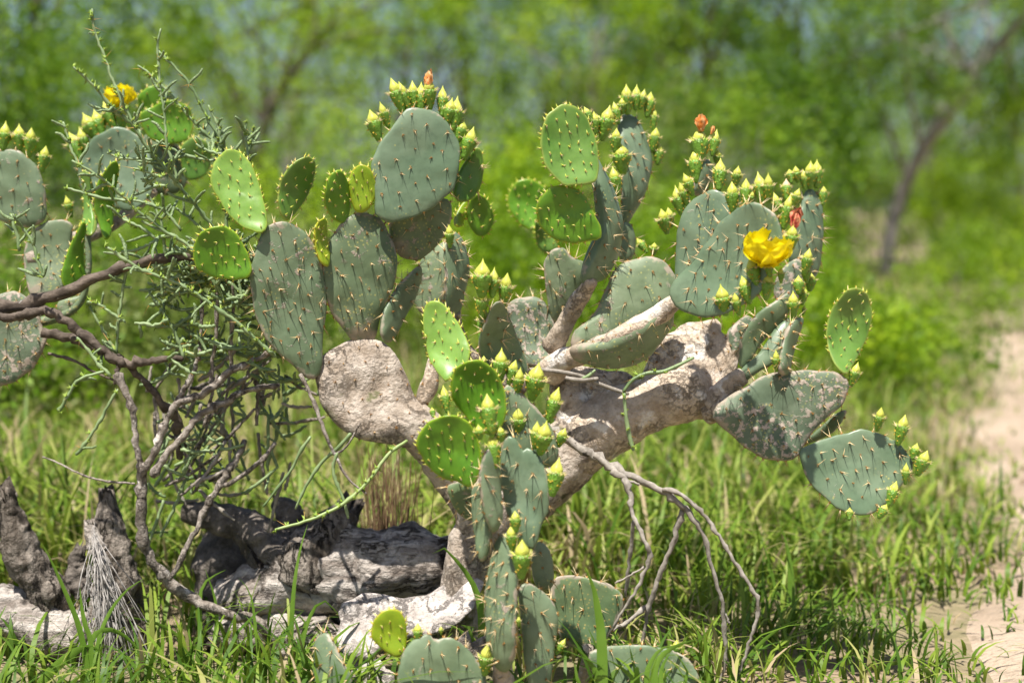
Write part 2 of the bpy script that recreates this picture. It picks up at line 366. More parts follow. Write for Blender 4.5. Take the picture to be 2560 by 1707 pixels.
def grass_field(n, y0, y1, power, hlo, hhi, wlo, whi, clump=.5, ok=None, tm=.46):
    u = rng.random(n * 3); y = y0 + (y1 - y0) * u ** power
    half = .40 * y + .5; x = rng.uniform(-1, 1.0 + (2.6 / half if y0 > 3.6 else 0), n * 3) * half
    d = x - path_left(y) - .16 * wob(y * .55, 3.1, 1.3); pw = path_w(y)
    onp = (d > -.02) & (d < pw)
    edge = np.exp(-np.maximum(0, np.minimum(d, pw - d)) / .20) * .5
    patch = .5 + .5 * wob(x * 1.3, y * 1.1, 1.0)
    keep = np.where(onp, rng.random(n * 3) < edge * (.35 + patch) + .02, rng.random(n * 3) < .35 + .65 * patch)
    if ok is not None: keep &= ok(x, y)
    sel = np.where(keep)[0][:n]; x, y = x[sel], y[sel]; d = d[sel]; n = len(x); onp = onp[sel]
    # gather blades in tufts
    tx = np.round(x / .11) * .11 + .05 * np.sin(y * 31); ty = np.round(y / .13) * .13; g = rng.random(n) < clump
    x = np.where(g, tx + rng.normal(0, .022, n), x); y = np.where(g, ty + rng.normal(0, .022, n), y)
    near = np.clip(np.minimum(np.abs(d), 1) / .7, .35, 1) * np.where(onp, .6, 1)
    h = rng.uniform(hlo, hhi, n) * (.6 + .5 * (wob(x, y, 1.6) + .5)) * near; h = np.clip(h, .04, .8)
    tint = np.clip(rng.normal(tm, .24, n) + .30 * wob(x * .8, y * .8, 1.2) + np.where((x < -.35) & (y > 3.5), rng.normal(.16, .18, n), 0) + np.where(rng.random(n) < .07, .5, 0), 0, 1)
    return blades(x, y, h, rng.uniform(0, 6.283, n), rng.uniform(.15, 1.25, n), rng.uniform(wlo, whi, n), tint)
parts_ = [grass_field(760, 2.74, 3.02, 1.0, .12, .26, .006, .014, .6, lambda x, y: (x < -.30) | (rng.random(len(x)) < .25) & (x < .44), .14), grass_field(2600, 2.72, 3.9, 1.0, .12, .34, .005, .012, .6, lambda x, y: x > .42, .34), grass_field(1500, 3.12, 3.8, 1.0, .10, .24, .005, .011, .6, lambda x, y: (x > .12) & (x < .5)), grass_field(1100, 3.05, 3.8, 1.0, .06, .22, .006, .013, .7, lambda x, y: x < .05, .22), grass_field(12000, 3.7, 6, 1.0, .16, .52, .006, .016, .75, None, .43), grass_field(16500, 5.5, 11, 1.0, .18, .58, .006, .014, .7), grass_field(14000, 10, 26, 1.2, .12, .45, .010, .022)]
off = 0; VV, QQ, TT, AA = [], [], [], []
for v, q, t, a in parts_: VV.append(v); QQ.append(q + off); TT.append(t + off); AA.append(a); off += len(v)
me = mesh_np('grass', np.concatenate(VV), np.concatenate(QQ), np.concatenate(TT), True, {'tint': np.concatenate(AA)})
tag(link('grass', me, None, M['grass']), 'green and straw coloured grass covering the ground', 'grass', kind='stuff')

# ---- trees and shrubs
M['leafbright'] = leaf_mat('leaves_bright', [(0, (0.085, 0.17, 0.005)), (.5, (0.23, 0.39, 0.010)), (1, (0.44, 0.58, 0.025))], transl=.5)
M['leafmid'] = leaf_mat('leaves_mid', [(0, (0.045, 0.11, 0.005)), (.5, (0.14, 0.275, 0.012)), (1, (0.33, 0.48, 0.03))], transl=.5)
M['leafgrey'] = leaf_mat('leaves_dull', [(0, (0.085, 0.13, 0.018)), (.5, (0.18, 0.25, 0.035)), (1, (0.33, 0.36, 0.12))], transl=.4)
M['trunk'] = bark_mat('tree_bark', (0.07, 0.058, 0.046), (0.16, 0.135, 0.11), None, scale=12, bump=.8, dist=.02)
M['trunkgrey'] = bark_mat('grey_tree_bark', (0.22, 0.195, 0.175), (0.38, 0.35, 0.32), None, scale=12, bump=.8, dist=.02)

def leaf_cloud(centers, radii, n, size, r0, stretch=(1, 1, 1)):
    """n diamond leaves gathered in clumps"""
    ci = r0.integers(0, len(centers), n)
    d = r0.normal(0, 1, (n, 3)) * .55; d *= np.asarray(stretch)
    p = centers[ci] + d * radii[ci][:, None]
    a = r0.normal(0, 1, (n, 3)); a /= np.linalg.norm(a, axis=1)[:, None]
    nn = r0.normal(0, 1, (n, 3)) + np.array([0, -.3, .9]); s = np.cross(a, nn); s /= np.linalg.norm(s, axis=1)[:, None] + 1e-9
    L = size * r0.uniform(.6, 1.4, n)[:, None]; W = L * .42
    V = np.stack([p - a * L * .5, p + s * W * .5, p + a * L * .5, p - s * W * .5], 1).reshape(-1, 3)
    q = (np.arange(n) * 4)[:, None] + np.arange(4)
    tint = np.clip(r0.normal(.48, .16, n) + .85 * (r0.random(len(centers))[ci] - .5), 0, 1)
    return V, q, np.repeat(tint, 4)
def plant(kind, base, h, rx, ry, z0, nclump, nleaf, size, mat, seed, label, group, stretch=(1, 1, 1), trunk_r=.06, limbs=5, bark='trunk', lean=(0, 0), traced=None, clump_r=.32):
    r0 = np.random.default_rng(seed); base = np.asarray(base, float)
    o = empty(kind, base, label, 'tree' if 'tree' in kind else 'shrub', group)
    # trunk
    top = np.array([lean[0], lean[1], h * .62])
    if traced is None:
        pts = [np.array([0, 0, -.05]), np.array([lean[0] * .2 + r0.normal(0, .05), r0.normal(0, .05), h * .2]), top * .6 + r0.normal(0, .08, 3), top]
    else: pts = traced
    pth = crom(pts, 14); rad = np.linspace(trunk_r, trunk_r * .35, 14)
    v, f = tube_geo(pth, rad, 8, .12, 1, seed); link('trunk' if 'tree' in kind else 'stem', mesh('trunk', v, f), o, M[bark])
    cen = np.array([lean[0], lean[1], (z0 + h) / 2]); ext = np.array([rx, ry, (h - z0) / 2])
    C = []
    while len(C) < nclump:
        q = r0.uniform(-1, 1, 3)
        if q @ q < 1 and q @ q > .12: C.append(cen + q * ext)
    C = np.array(C); rr = r0.uniform(.6, 1.4, nclump) * clump_r
    for i in range(limbs):
        s = pth[r0.integers(4, 13)]; e = C[r0.integers(0, nclump)]; mid = (s + e) / 2 + r0.normal(0, .12, 3) + np.array([0, 0, .1])
        v, f = tube_geo(crom([s, mid, e], 9), np.linspace(trunk_r * .34, trunk_r * .05, 9), 6, .1, 1, seed + i)
        link('limb', mesh('limb', v, f), o, M[bark])
    if nleaf:
        V, q, a = leaf_cloud(C, rr, nleaf, size, r0, stretch)
        link('crown', mesh_np('crown', V, q, None, False, {'tint': a}), o, M[mat])
    return o
def gpos(px, d):       # ground point d metres ahead, in the column of source pixel px
    return np.array([(px - 1280) / FPX * d, d, 0.0])

SHG = 'bright shrubs beyond the clearing'; SHL = 'bright yellow green shrub beyond the grass, blurred'
for i, (px, d, h, rx, n) in enumerate([(520, 11.5, 1.75, .9, 6500), (760, 12.5, 1.85, .9, 6500), (1010, 11, 1.6, .8, 6000), (1210, 12, 1.95, .9, 6500), (1330, 9.5, 1.5, .7, 5000), (1480, 13, 1.95, .9, 6500)]):
    plant('shrub', gpos(px, d), h, rx, .7, .15, 34, n, .055, 'leafbright', 100 + i, ['bright yellow green shrub behind the upper pencil cactus stems', 'bright yellow green shrub under the curved grey tree', 'bright yellow green shrub behind the tall pad with the orange wilted bud', 'bright yellow green shrub between the tallest pads', 'small bright green shrub behind the round young pad', 'bright yellow green shrub behind the pad crowned with pale buds'][i], SHG, trunk_r=.03, limbs=5, clump_r=.21)
for i, (px, d, h, rx, n) in enumerate([(1690, 12.5, 2.1, 1.0, 6500), (1900, 11.5, 2.3, 1.0, 7000), (2040, 26, 3.4, 1.8, 7000), (1800, 15, 2.8, 1.2, 7000), (1560, 15.5, 2.4, 1.1, 6000)]):
    plant('shrub', gpos(px, d), h, rx, .8, .2, 34, n, .06, 'leafmid' if i % 2 else 'leafgrey', 130 + i, ['dull tangled shrub behind the pads with the orange wilted flower', 'tangled green shrub behind the bud-ringed back pad', 'tangled green shrub far behind the leaning tree', 'tall tangled green shrub above the yellow flower', 'dull tangled shrub rising behind the tallest curved pad'][i], 'tangled shrubs behind the cactus', trunk_r=.03, limbs=12, bark='trunkgrey', clump_r=.24)
for i, (px, d, h, rx, n) in enumerate([(2440, 23, 2.2, 1.2, 7000), (2520, 24, 2.6, 1.6, 7000), (2190, 27, 2.2, 1.6, 7000)]):
    plant('shrub', gpos(px, d), h, rx, .8, .1, 34, n, .07, 'leafbright', 150 + i, ['round bright green shrub at the foot of the leaning tree', 'tall green shrub where the dirt path disappears', 'wide green shrub directly behind the leaning trunk'][i], 'shrubs along the dirt path', trunk_r=.03, limbs=4, clump_r=.3)
for i, (px, d, h, rx, n) in enumerate([(60, 9.5, 2.6, .8, 7000), (230, 10.5, 2.2, .7, 5500), (-120, 11, 3.0, 1.0, 6000)]):
    plant('shrub', gpos(px, d), h, rx, .7, .3, 30, n, .05, 'leafmid', 160 + i, ['tall green shrub with drooping leaves behind the four budded pad', 'slim green shrub with drooping leaves behind the yellow flowered pad', 'tall drooping shrub beside the tall green shrub, partly cut off'][i], 'drooping shrubs behind the pencil cactus', stretch=(.6, .6, 1.7), trunk_r=.035, limbs=6, clump_r=.3)
for i, (px, d) in enumerate([(110, 6.8), (330, 7.6), (560, 8.4), (860, 9.2)]):
    plant('shrub', gpos(px, d), .75 + .1 * (i % 2), .55, .5, .05, 22, 2600, .04, 'leafgrey', 170 + i, 'low dull green weedy bush in the dry grass', 'low weeds in the dry grass', trunk_r=.012, limbs=8, bark='trunkgrey', clump_r=.2)
for i, (px, d) in enumerate([(1900, 9.5), (2410, 15), (1930, 12.5), (2430, 24)]):
    plant('shrub', gpos(px, d), .95, .6, .5, .05, 22, 3200, .05, 'leafmid', 180 + i, 'low leafy bush in the tall grass beside the dirt path', 'low bushes beside the path', trunk_r=.012, limbs=6, bark='trunkgrey', clump_r=.22)

r7 = np.random.default_rng(70)
UNDER = [(1750, 9.0, .75), (1880, 8.2, .62), (2010, 7.8, .55), (1930, 9.0, .95), (2235, 9.6, .45), (2480, 12.2, .75), (1960, 8.4, .60), (2080, 7.9, .5), (1900, 9.6, 1.0), (2190, 8.3, .42), (1990, 11.5, .95), (1640, 10.5, .85), (1480, 9.6, .75), (1180, 9.8, .8), (1020, 8.6, .62), (720, 9.2, .8), (430, 9.0, .85), (180, 8.4, .85), (20, 7.4, .8), (640, 7.4, .62), (480, 6.6, .55), (250, 6.3, .55), (-20, 6.0, .6), (2450, 16, .9), (1960, 15, .9), (300, 7.2, .8), (560, 7.8, .8), (880, 8.0, .85), (1330, 8.2, .85), (1560, 8.8, .85), (1700, 9.8, .9)]
for i, (px, d, h) in enumerate(UNDER):
    h = h * 1.3 if px < 1750 else h
    plant('shrub', gpos(px, d), h, .62, .55, .02, 26, 3400, .045, ('leafmid', 'leafbright', 'leafbright')[i % 3] if px > 1000 else ('leafgrey', 'leafmid', 'leafgrey')[i % 3], 300 + i, ('knee-high green weed clump where the grass meets the dirt path' if px > 1850 else 'knee-high leafy weed clump seen behind the woody trunk' if px > 1000 else 'knee-high dull weed clump seen behind the pencil cactus'), ('weed clumps near the path' if px > 1850 else 'weed clumps behind the trunk' if px > 1000 else 'weed clumps behind the pencil cactus'), trunk_r=.010, limbs=5, bark='trunkgrey', clump_r=.20)
for i, (x, y, h, rx) in enumerate([(7.6, 11.5, 2.0, 1.0), (6.6, 8.6, 1.3, .8), (10.5, 14.5, 2.4, 1.2), (13.5, 20, 2.8, 1.4), (-6.5, 12, 2.4, 1.1)]):
    plant('shrub', (x, y, 0), h, rx, .8, .1, 34, 5000, .065, ('leafmid', 'leafbright')[i % 2], 330 + i, 'leafy shrub standing wide of the clearing' if i == 4 else 'leafy shrub on the far side of the dirt path', 'shrubs around the clearing', trunk_r=.03, limbs=6, clump_r=.26)
# leaning tree by the path, traced trunk
tb = on_ground('X', 2210, 705); td = tb[1]
def rel(px, py, d): return CAMP + ray(px, py) * d - tb
tr = [np.array([0, 0, -.1]), rel(2222, 600, td), rel(2250, 490, td), rel(2310, 370, td - .3), rel(2400, 250, td - .6), rel(2480, 130, td - .9), rel(2570, 30, td - 1.2), rel(2680, -120, td - 1.4)]
plant('tree', tb, 6.2, 2.6, 1.6, 1.7, 80, 20000, .085, 'leafmid', 210, 'tree with dark trunk leaning over the dirt path', 'trees beyond the clearing', trunk_r=.12, limbs=16, lean=(1.0, -.4), traced=tr, clump_r=.36, bark='trunkgrey')
tl = gpos(655, 15.5); td = tl[1]
def rel2(px, py, d): return CAMP + ray(px, py) * d - tl
tr = [np.array([0, 0, -.1]), rel2(650, 420, td), rel2(670, 290, td), rel2(715, 200, td), rel2(775, 120, td), rel2(790, 40, td), rel2(760, -60, td)]
plant('tree', tl, 4.6, 2.2, 1.2, 1.9, 60, 7500, .07, 'leafbright', 211, 'sparse grey-branched tree with a curved trunk against the sky', 'trees beyond the clearing', trunk_r=.10, limbs=18, lean=(.2, 0), traced=tr, clump_r=.42, bark='trunk')
TG = 'trees beyond the clearing'
for i, (px, d, h, rx, z0, n, mt) in enumerate([(1700, 19, 6, 2.2, 1.9, 11000, 'leafmid'), (2010, 24, 7, 2.8, 1.6, 13000, 'leafbright'), (1950, 23, 7, 2.6, 1.6, 12000, 'leafmid'), (2330, 26, 7, 2.8, 1.6, 13000, 'leafmid'), (2560, 30, 7, 3, 1.8, 11000, 'leafbright')]):
    plant('tree', gpos(px, d), h, rx, 1.6, z0, 60, n, .085, mt, 220 + i, ['leafy tree above the orange wilted flower', 'bright leafy tree behind the back pad ringed with buds', 'tall leafy tree behind the leaning trunk', 'leafy tree under the bend of the leaning trunk', 'bright leafy tree over the far end of the dirt path'][i], 'dense stand of trees', trunk_r=.10, limbs=9, lean=(rng.normal(0, .4), 0), clump_r=.36, bark=['trunk', 'trunkgrey'][i % 2])
for i, (px, d, h, rx, z0, n, mt) in enumerate([(1130, 20, 5.6, 1.7, 2.2, 6500, 'leafbright'), (1420, 18, 5.2, 1.8, 2.1, 7500, 'leafbright'), (930, 19, 5.2, 1.8, 2.1, 6500, 'leafmid'), (380, 18, 5, 1.6, 2.0, 6500, 'leafbright'), (60, 14, 5, 1.8, 1.6, 9500, 'leafmid'), (700, 24, 5.4, 2.2, 2.2, 5500, 'leafbright'), (1270, 25, 5.6, 2.2, 2.0, 6500, 'leafmid'), (1560, 21, 5.6, 2.2, 1.8, 10000, 'leafmid')]):
    plant('tree', gpos(px, d), h, rx, 1.4, z0, 42, n, .08, mt, 240 + i, ['thin tree above the pad with the withered orange bloom', 'thin bright tree between the two tallest cactus pads', 'thin dull tree beside the curved grey trunk, sky behind', 'thin bright tree above the pencil cactus tips', 'leafy tree over the drooping shrubs', 'thin far tree behind the curved grey trunk', 'thin far tree in the sky gap above the round young pad', 'leafy tree above the pad crowned with pale buds'][i], 'thin trees against the sky', trunk_r=.08, limbs=16, lean=(rng.normal(0, .4), 0), clump_r=.34, bark=['trunk', 'trunkgrey'][i % 2])
# far woodland, one mass
r0 = np.random.default_rng(5); n = 560
cx = r0.uniform(-36, 44, n); cy = r0.uniform(36, 50, n); C = np.stack([cx, cy, r0.uniform(0, 1, n) ** 1.0 * (3.9 + 1.6 * (cx > 2))], 1)
V, q, a = leaf_cloud(C, r0.uniform(.6, 1.2, n), 60000, .22, r0)
tag(link('woodland', mesh_np('woodland', V, q, None, False, {'tint': a}), None, M['leafmid']), 'far green woodland closing the view behind the trees', 'woodland', kind='stuff')

# ================================================================== CACTUS BUILDERS
class Plant:
    def __init__(s, name, base, label, cat='cactus', group=None):
        s.base = np.asarray(base, float); s.root = empty(name, base, label, cat, group)
class Pad: pass
def frame(yaw, pitch):
    y, p = R(yaw), R(pitch)
    n = np.array([math.sin(y) * math.cos(p), -math.cos(y) * math.cos(p), math.sin(p)])
    u = unit(np.cross([0, 0, 1.0], n)); v = np.cross(n, u)
    return u, v, n
STY = {  # areole spacing, spines per areole, spine length range, rim spacing, back share
    'grey': (.036, (1, 4), (.018, .038), .030, .5), 'clean': (.041, (1, 2), (.010, .026), .036, .4), 'old': (.040, (1, 3), (.016, .036), .028, .5),
    'spiny': (.034, (2, 4), (.020, .040), .028, .8), 'young': (.027, (1, 2), (.006, .013), .015, .7), 'woody': (.046, (0, 2), (.006, .012), .08, .3), 'bare': None}
PADN = [0]
def spikes(P, D, Lh, rad, rr):
    """three-sided needles from P along D"""
    n = len(P); D = D / (np.linalg.norm(D, axis=1)[:, None] + 1e-9)
    a = np.cross(D, np.where(np.abs(D[:, 2:3]) < .9, [[0, 0, 1.0]], [[1.0, 0, 0]])); a /= np.linalg.norm(a, axis=1)[:, None] + 1e-9; b = np.cross(D, a)
    V = np.zeros((n, 4, 3))
    for i in range(3):
        t = i * 2.0944; V[:, i] = P + (a * math.cos(t) + b * math.sin(t)) * rad[:, None]
    V[:, 3] = P + D * Lh[:, None]
    T = (np.arange(n) * 4)[:, None, None] + np.array([[0, 1, 3], [1, 2, 3], [2, 0, 3]])
    return V.reshape(-1, 3), T.reshape(-1, 3)
def spike_mesh(name, groups, mats):
    V, T, m, off = [], [], [], 0
    for gi, (v, t) in groups:
        V.append(v); T.append(t + off); m.append(np.full(len(t), gi, np.int32)); off += len(v)
    me = mesh_np(name, np.concatenate(V), None, np.concatenate(T))
    for mm in mats: me.materials.append(mm)
    mi = np.concatenate(m)
    if len(mi) == len(me.polygons): me.polygons.foreach_set('material_index', mi)
    return me

def pad(pl, crop, flat, depth=None, yaw=0, pitch=0, mat='grey', base=None, on=None, T=None, style=None, dd=0.0, name='pad', bend=None, label=None, dens=1.0):
    PADN[0] += 1; r0 = np.random.default_rng(1000 + PADN[0])
    pts = np.array(flat, float).reshape(-1, 2)
    if base is None: base = pts[np.argmax(pts[:, 1])]
    u, v, n = frame(yaw, pitch)
    if on is not None: o = on_plane(crop, *base, on.o, on.n); o = o + unit(o - CAMP) * dd
    else: o = at(crop, *base, depth)
    W = []
    t0 = np.linalg.norm(o - CAMP)
    for x, y in pts:
        p = on_plane(crop, x, y, o, n); d = p - CAMP; t = np.linalg.norm(d)
        W.append(CAMP + d / t * np.clip(t, t0 - .22, t0 + .22))
    W = np.array(W) - o; uv = np.stack([W @ u, W @ v], 1)
    out = crom(uv, 48, True); cen = out.mean(0); out = out - cen
    ext = np.ptp(out, axis=0); size = float(np.mean(ext))
    young = mat.startswith('young'); wood = mat.startswith('woody')
    if T is None: T = .050 if wood else (.014 if young else .022)
    style = style or ('young' if young else 'woody' if wood else 'old' if mat in ('old', 'scabby', 'speckled') else 'clean' if mat == 'clean' else 'grey')
    af = .4
    if young: af = 1.0; bend = .34 + .1 * r0.normal()
    if bend is None: bend = r0.normal(.15, .4)
    b2 = -cen; L = max(np.linalg.norm(out - b2, axis=1)); ax = unit(-b2) if np.linalg.norm(b2) > 1e-6 else np.array([0, 1.0]); sd = np.array([ax[1], -ax[0]])
    ph = r0.uniform(0, 6.28, 6)
    # a little scalloping of the rim
    ang = np.arange(48) / 48 * 6.283; out = out * (1 + (.035 if mat in ('deadpad', 'log') else .010) * (np.sin(9 * ang + ph[0]) + .8 * np.sin(14 * ang + ph[1])))[:, None]
    def zoff(q):
        a = q @ ax; s = q @ sd
        return bend * (s * s) / max(size, .05) * .8 + bend * af * (a * a) / max(size, .05) + .0016 * np.sin(a * 42 + ph[2]) * np.cos(s * 38 + ph[3]) + (.0035 if wood or mat in ('deadpad', 'log') else .0012) * np.sin(a * 75 + ph[4] + 2 * np.sin(s * 40)) + (.006 if wood or mat in ('deadpad', 'log') else .0014) * np.sin(a * 29 + ph[5] + 1.5 * np.sin(s * 21 + ph[0]))
    def hgt(s, q):
        k = np.clip(1 - np.linalg.norm(q - b2, axis=-1) / (.40 * L), 0, 1)
        pw = 2.2 if wood else 3.6
        return (T / 2) * np.sqrt(np.clip(1 - s ** pw, 0, 1)) * (1 + .5 * k * (not wood))
    rings = [.001, .22, .42, .6, .75, .87, .95, .985]; nv = 48
    V, rim, bas = [], [], []
    for side in (1, -1):
        for s in rings:
            q = out * s; h = hgt(s, q) * side
            V.append(np.concatenate([q, (zoff(q) + h)[:, None]], 1)); rim.append(np.full(nv, s)); bas.append(np.clip(1 - np.linalg.norm(q - b2, axis=1) / L, 0, 1))
    V.append(np.concatenate([out, zoff(out)[:, None]], 1)); rim.append(np.ones(nv)); bas.append(np.clip(1 - np.linalg.norm(out - b2, axis=1) / L, 0, 1))
    nr = len(rings); E = 2 * nr; F = []
    for side in range(2):
        o_ = side * nr
        for i in range(nr):
            a = (o_ + i) * nv; bb = (o_ + i + 1) * nv if i < nr - 1 else E * nv
            for j in range(nv):
                j2 = (j + 1) % nv; f = (a + j, a + j2, bb + j2, bb + j)
                F.append(f[::-1] if side == 0 else f)
    V = np.concatenate(V)
    sgn = 1 if np.sum(out[:, 0] * np.roll(out[:, 1], -1) - out[:, 1] * np.roll(out[:, 0], -1)) > 0 else -1
    if sgn > 0: F = [f[::-1] for f in F]
    me = mesh(name, V, F)
    for k_, a_ in (('rim', np.concatenate(rim)), ('base', np.concatenate(bas))):
        at_ = me.attributes.new(k_, 'FLOAT', 'POINT'); at_.data.foreach_set('value', a_.astype(np.float32))
    ob = link(name, me, pl.root, M[mat])
    O = o + u * cen[0] + v * cen[1]
    B = Matrix(((u[0], v[0], n[0]), (u[1], v[1], n[1]), (u[2], v[2], n[2]))).to_4x4()
    ob.matrix_basis = Matrix.Translation(Vector(O - pl.base)) @ B
    if label: ob['label'] = label
    P = Pad(); P.o, P.n, P.ob, P.pl = o, n, ob, pl
    st = STY[style]
    if st:
        sp, (k0, k1), (l0, l1), rsp, back = st; sp = sp / math.sqrt(dens)
        outr = np.linalg.norm(out, axis=1); outa = np.unwrap(np.arctan2(out[:, 1], out[:, 0]))
        order = np.argsort(np.arctan2(out[:, 1], out[:, 0])); oa = np.arctan2(out[:, 1], out[:, 0])[order]; orr = outr[order]
        def smax(q): return np.interp(np.arctan2(q[:, 1], q[:, 0]), np.r_[oa - 6.2832, oa, oa + 6.2832], np.r_[orr, orr, orr])
        A = []; mx = max(outr) + sp
        ni = int(mx / sp) + 2
        for i in range(-ni, ni + 1):
            for j in range(-ni, ni + 1): A.append(sd * sp * (i + .5 * (j % 2)) + ax * sp * .80 * j)
        A = np.array(A) + r0.normal(0, sp * .12, (len(A), 2)); s = np.linalg.norm(A, axis=1) / smax(A)
        A = A[s < .90]; s = s[s < .90]
        dn = np.array([-u[2], -v[2], -n[2]])
        PP, NN = [], []
        h = hgt(s, A); PP.append(np.c_[A, zoff(A) + h * .96]); NN.append(np.tile([0, 0, 1.0], (len(A), 1)))
        kb = r0.random(len(A)) < back; PP.append(np.c_[A, zoff(A) - h * .96][kb]); NN.append(np.tile([0, 0, -1.0], (kb.sum(), 1)))
        per = np.linalg.norm(np.roll(out, -1, 0) - out, axis=1).sum(); nr_ = max(6, int(per / rsp))
        ri = (np.linspace(0, 48, nr_, endpoint=False) + r0.uniform(-.2, .2, nr_)).astype(int) % 48
        ri = ri[np.linalg.norm(out[ri] - b2, axis=1) > .22 * L]
        rp = out[ri] * .985; PP.append(np.c_[rp, zoff(rp)]); ro = rp / np.linalg.norm(rp, axis=1)[:, None]
        NN.append(np.c_[ro, r0.normal(0, .25, len(rp))])
        PP = np.concatenate(PP); NN = np.concatenate(NN); na = len(PP)
        g = []
        # glochid tufts
        ng = 5 if young else 12
        rep = np.repeat(np.arange(na), ng); gl = r0.uniform(.0028, .0068, len(rep)) * (.8 if young else 1.0)
        g.append((1, spikes(PP[rep] + r0.normal(0, .0014, (len(rep), 3)), NN[rep] + r0.normal(0, .55, (len(rep), 3)), gl, np.full(len(rep), .0009), r0)))
        # spines
        ks = r0.integers(k0, k1 + 1, na) * (r0.random(na) > (.0 if young else .10)); rep = np.repeat(np.arange(na), ks)
        if len(rep):
            D = NN[rep] * .85 + dn * r0.uniform(-.05, .55, (len(rep), 1)) + r0.normal(0, .30, (len(rep), 3))
            ll = r0.uniform(l0, l1, len(rep)) * np.where(r0.random(len(rep)) < .2, .45, 1.0); sr = .0012 if young else .00125
            g.append((0, spikes(PP[rep], D, ll, np.full(len(rep), sr), r0)))
        if young:      # small fleshy leaves on the young areoles
            D = NN * .8 + np.array([*ax, 0]) * .7 + r0.normal(0, .15, (na, 3))
            g.append((2, spikes(PP, D, r0.uniform(.007, .013, na), np.full(na, .0019), r0)))
        mats = [M['spine'], M['glochidy'] if young else M['glochid'], M['budtip']]
        so = link('spines', spike_mesh('spines', g, mats), ob); so['kind'] = 'stuff'
    return P

# ---- buds
def lathe(prof, sides, rib=0.0, nrib=8, twist=0.0):
    V, F = [], []
    for i, (z, r) in enumerate(prof):
        for j in range(sides):
            a = j / sides * 6.2832 + twist * z; rr = r * (1 + rib * math.cos(nrib * a))
            V.append((rr * math.cos(a), rr * math.sin(a), z))
    for i in range(len(prof) - 1):
        for j in range(sides):
            j2 = (j + 1) % sides; F.append((i * sides + j, i * sides + j2, (i + 1) * sides + j2, (i + 1) * sides + j))
    return V, F
BUD = []
for vi in range(5):
    r0 = np.random.default_rng(50 + vi); w = [.225, .205, .24, .215, .195][vi]; zb = [.57, .59, .55, .60, .57][vi]
    pr = [(-.02, .05), (.0, .075), (.08, .42 * w / .9), (.22, .66 * w), (.38, .88 * w), (zb * .86, 1.0 * w), (zb, .97 * w), (zb + .03, .80 * w), (zb + .02, .3 * w)]
    v, f = lathe(pr, 16, .035, 8, 1.5); bm_ = mesh('flower_bud', v, f); bm_.materials.append(M['bud'])
    pt = [(zb + .01, .68 * w), (zb + .07, .76 * w), (zb + .14, .72 * w), (zb + .21, .54 * w), (zb + .29, .30 * w), (zb + .35, .14 * w), (1.0, .008)]
    v, f = lathe(pt, 20, .10, 5, 5.0); tm_ = mesh('bud_tip', v, f); tm_.materials.append(M['budtip'])
    g = []
    # scale leaves around the crown
    n = 30; a = r0.uniform(0, 6.283, n); P = np.c_[np.cos(a) * w * .90, np.sin(a) * w * .90, np.full(n, zb) + r0.uniform(-.05, .05, n)]
    g.append((1, spikes(P, np.c_[np.cos(a) * .8, np.sin(a) * .8, r0.uniform(.3, 1.2, n)], r0.uniform(.06, .13, n), np.full(n, .013), r0)))
    n = 34; a = r0.uniform(0, 6.283, n); P = np.c_[np.cos(a) * w * .95, np.sin(a) * w * .95, np.full(n, zb) + r0.uniform(-.04, .02, n)]
    g.append((0, spikes(P, np.c_[np.cos(a), np.sin(a), r0.uniform(.1, 1.3, n)], r0.uniform(.08, .20, n), np.full(n, .010), r0)))
    n = 16; a = r0.uniform(0, 6.283, n); z = r0.uniform(.12, zb * .9, n); rr = np.interp(z, [0, .22, .38, .6], [.08, .66 * w, .88 * w, w])
    rep = np.repeat(np.arange(n), 4); P = np.c_[np.cos(a) * rr, np.sin(a) * rr, z][rep] + r0.normal(0, .008, (n * 4, 3))
    g.append((2, spikes(P, np.c_[np.cos(a), np.sin(a), np.full(n, .3)][rep] + r0.normal(0, .4, (n * 4, 3)), r0.uniform(.03, .08, n * 4), np.full(n * 4, .014), r0)))
    sm_ = spike_mesh('bristles', g, [M['spine'], M['budtip'], M['glochidy']])
    BUD.append((bm_, tm_, sm_))
tp = BUD[0][1].copy(); tp.materials.clear(); tp.materials.append(M['budpink']); TIPPINK = tp
BUDN = [0]
def place(o, pl, p, z_axis, scale, spin, wid=1.0):
    q = Vector(z_axis).to_track_quat('Z', 'Y').to_matrix().to_4x4() @ Matrix.Rotation(spin, 4, 'Z') @ Matrix.Diagonal((scale * wid, scale * wid, scale, 1))
    o.matrix_basis = Matrix.Translation(Vector(p - pl.base)) @ q
def buds(on, crop, flat, dd=0.0, pink=()):
    arr = np.array(flat, float).reshape(-1, 4); pl = on.pl
    for i, (x0, y0, x1, y1) in enumerate(arr):
        BUDN[0] += 1; r0 = random.Random(BUDN[0] * 7)
        p = on_plane(crop, x0, y0, on.o, on.n); dist = (p - CAMP) @ FW + dd; p = at(crop, x0, y0, dist - DOFF)
        q = at(crop, x1, y1, dist - DOFF + r0.uniform(-.012, .012)); L = np.linalg.norm(q - p)
        bm_, tm_, sm_ = BUD[r0.randrange(5)]; L *= r0.uniform(.96, 1.16)
        o = link('flower_bud', bm_, pl.root); place(o, pl, p, unit(q - p), L, r0.uniform(0, 6.28), (1.0 if L > .045 else 1.25) * r0.uniform(.82, 1.2))
        t = link('bud_tip', TIPPINK if i in pink else tm_, o); s = link('bristles', sm_, o); s['kind'] = 'stuff'
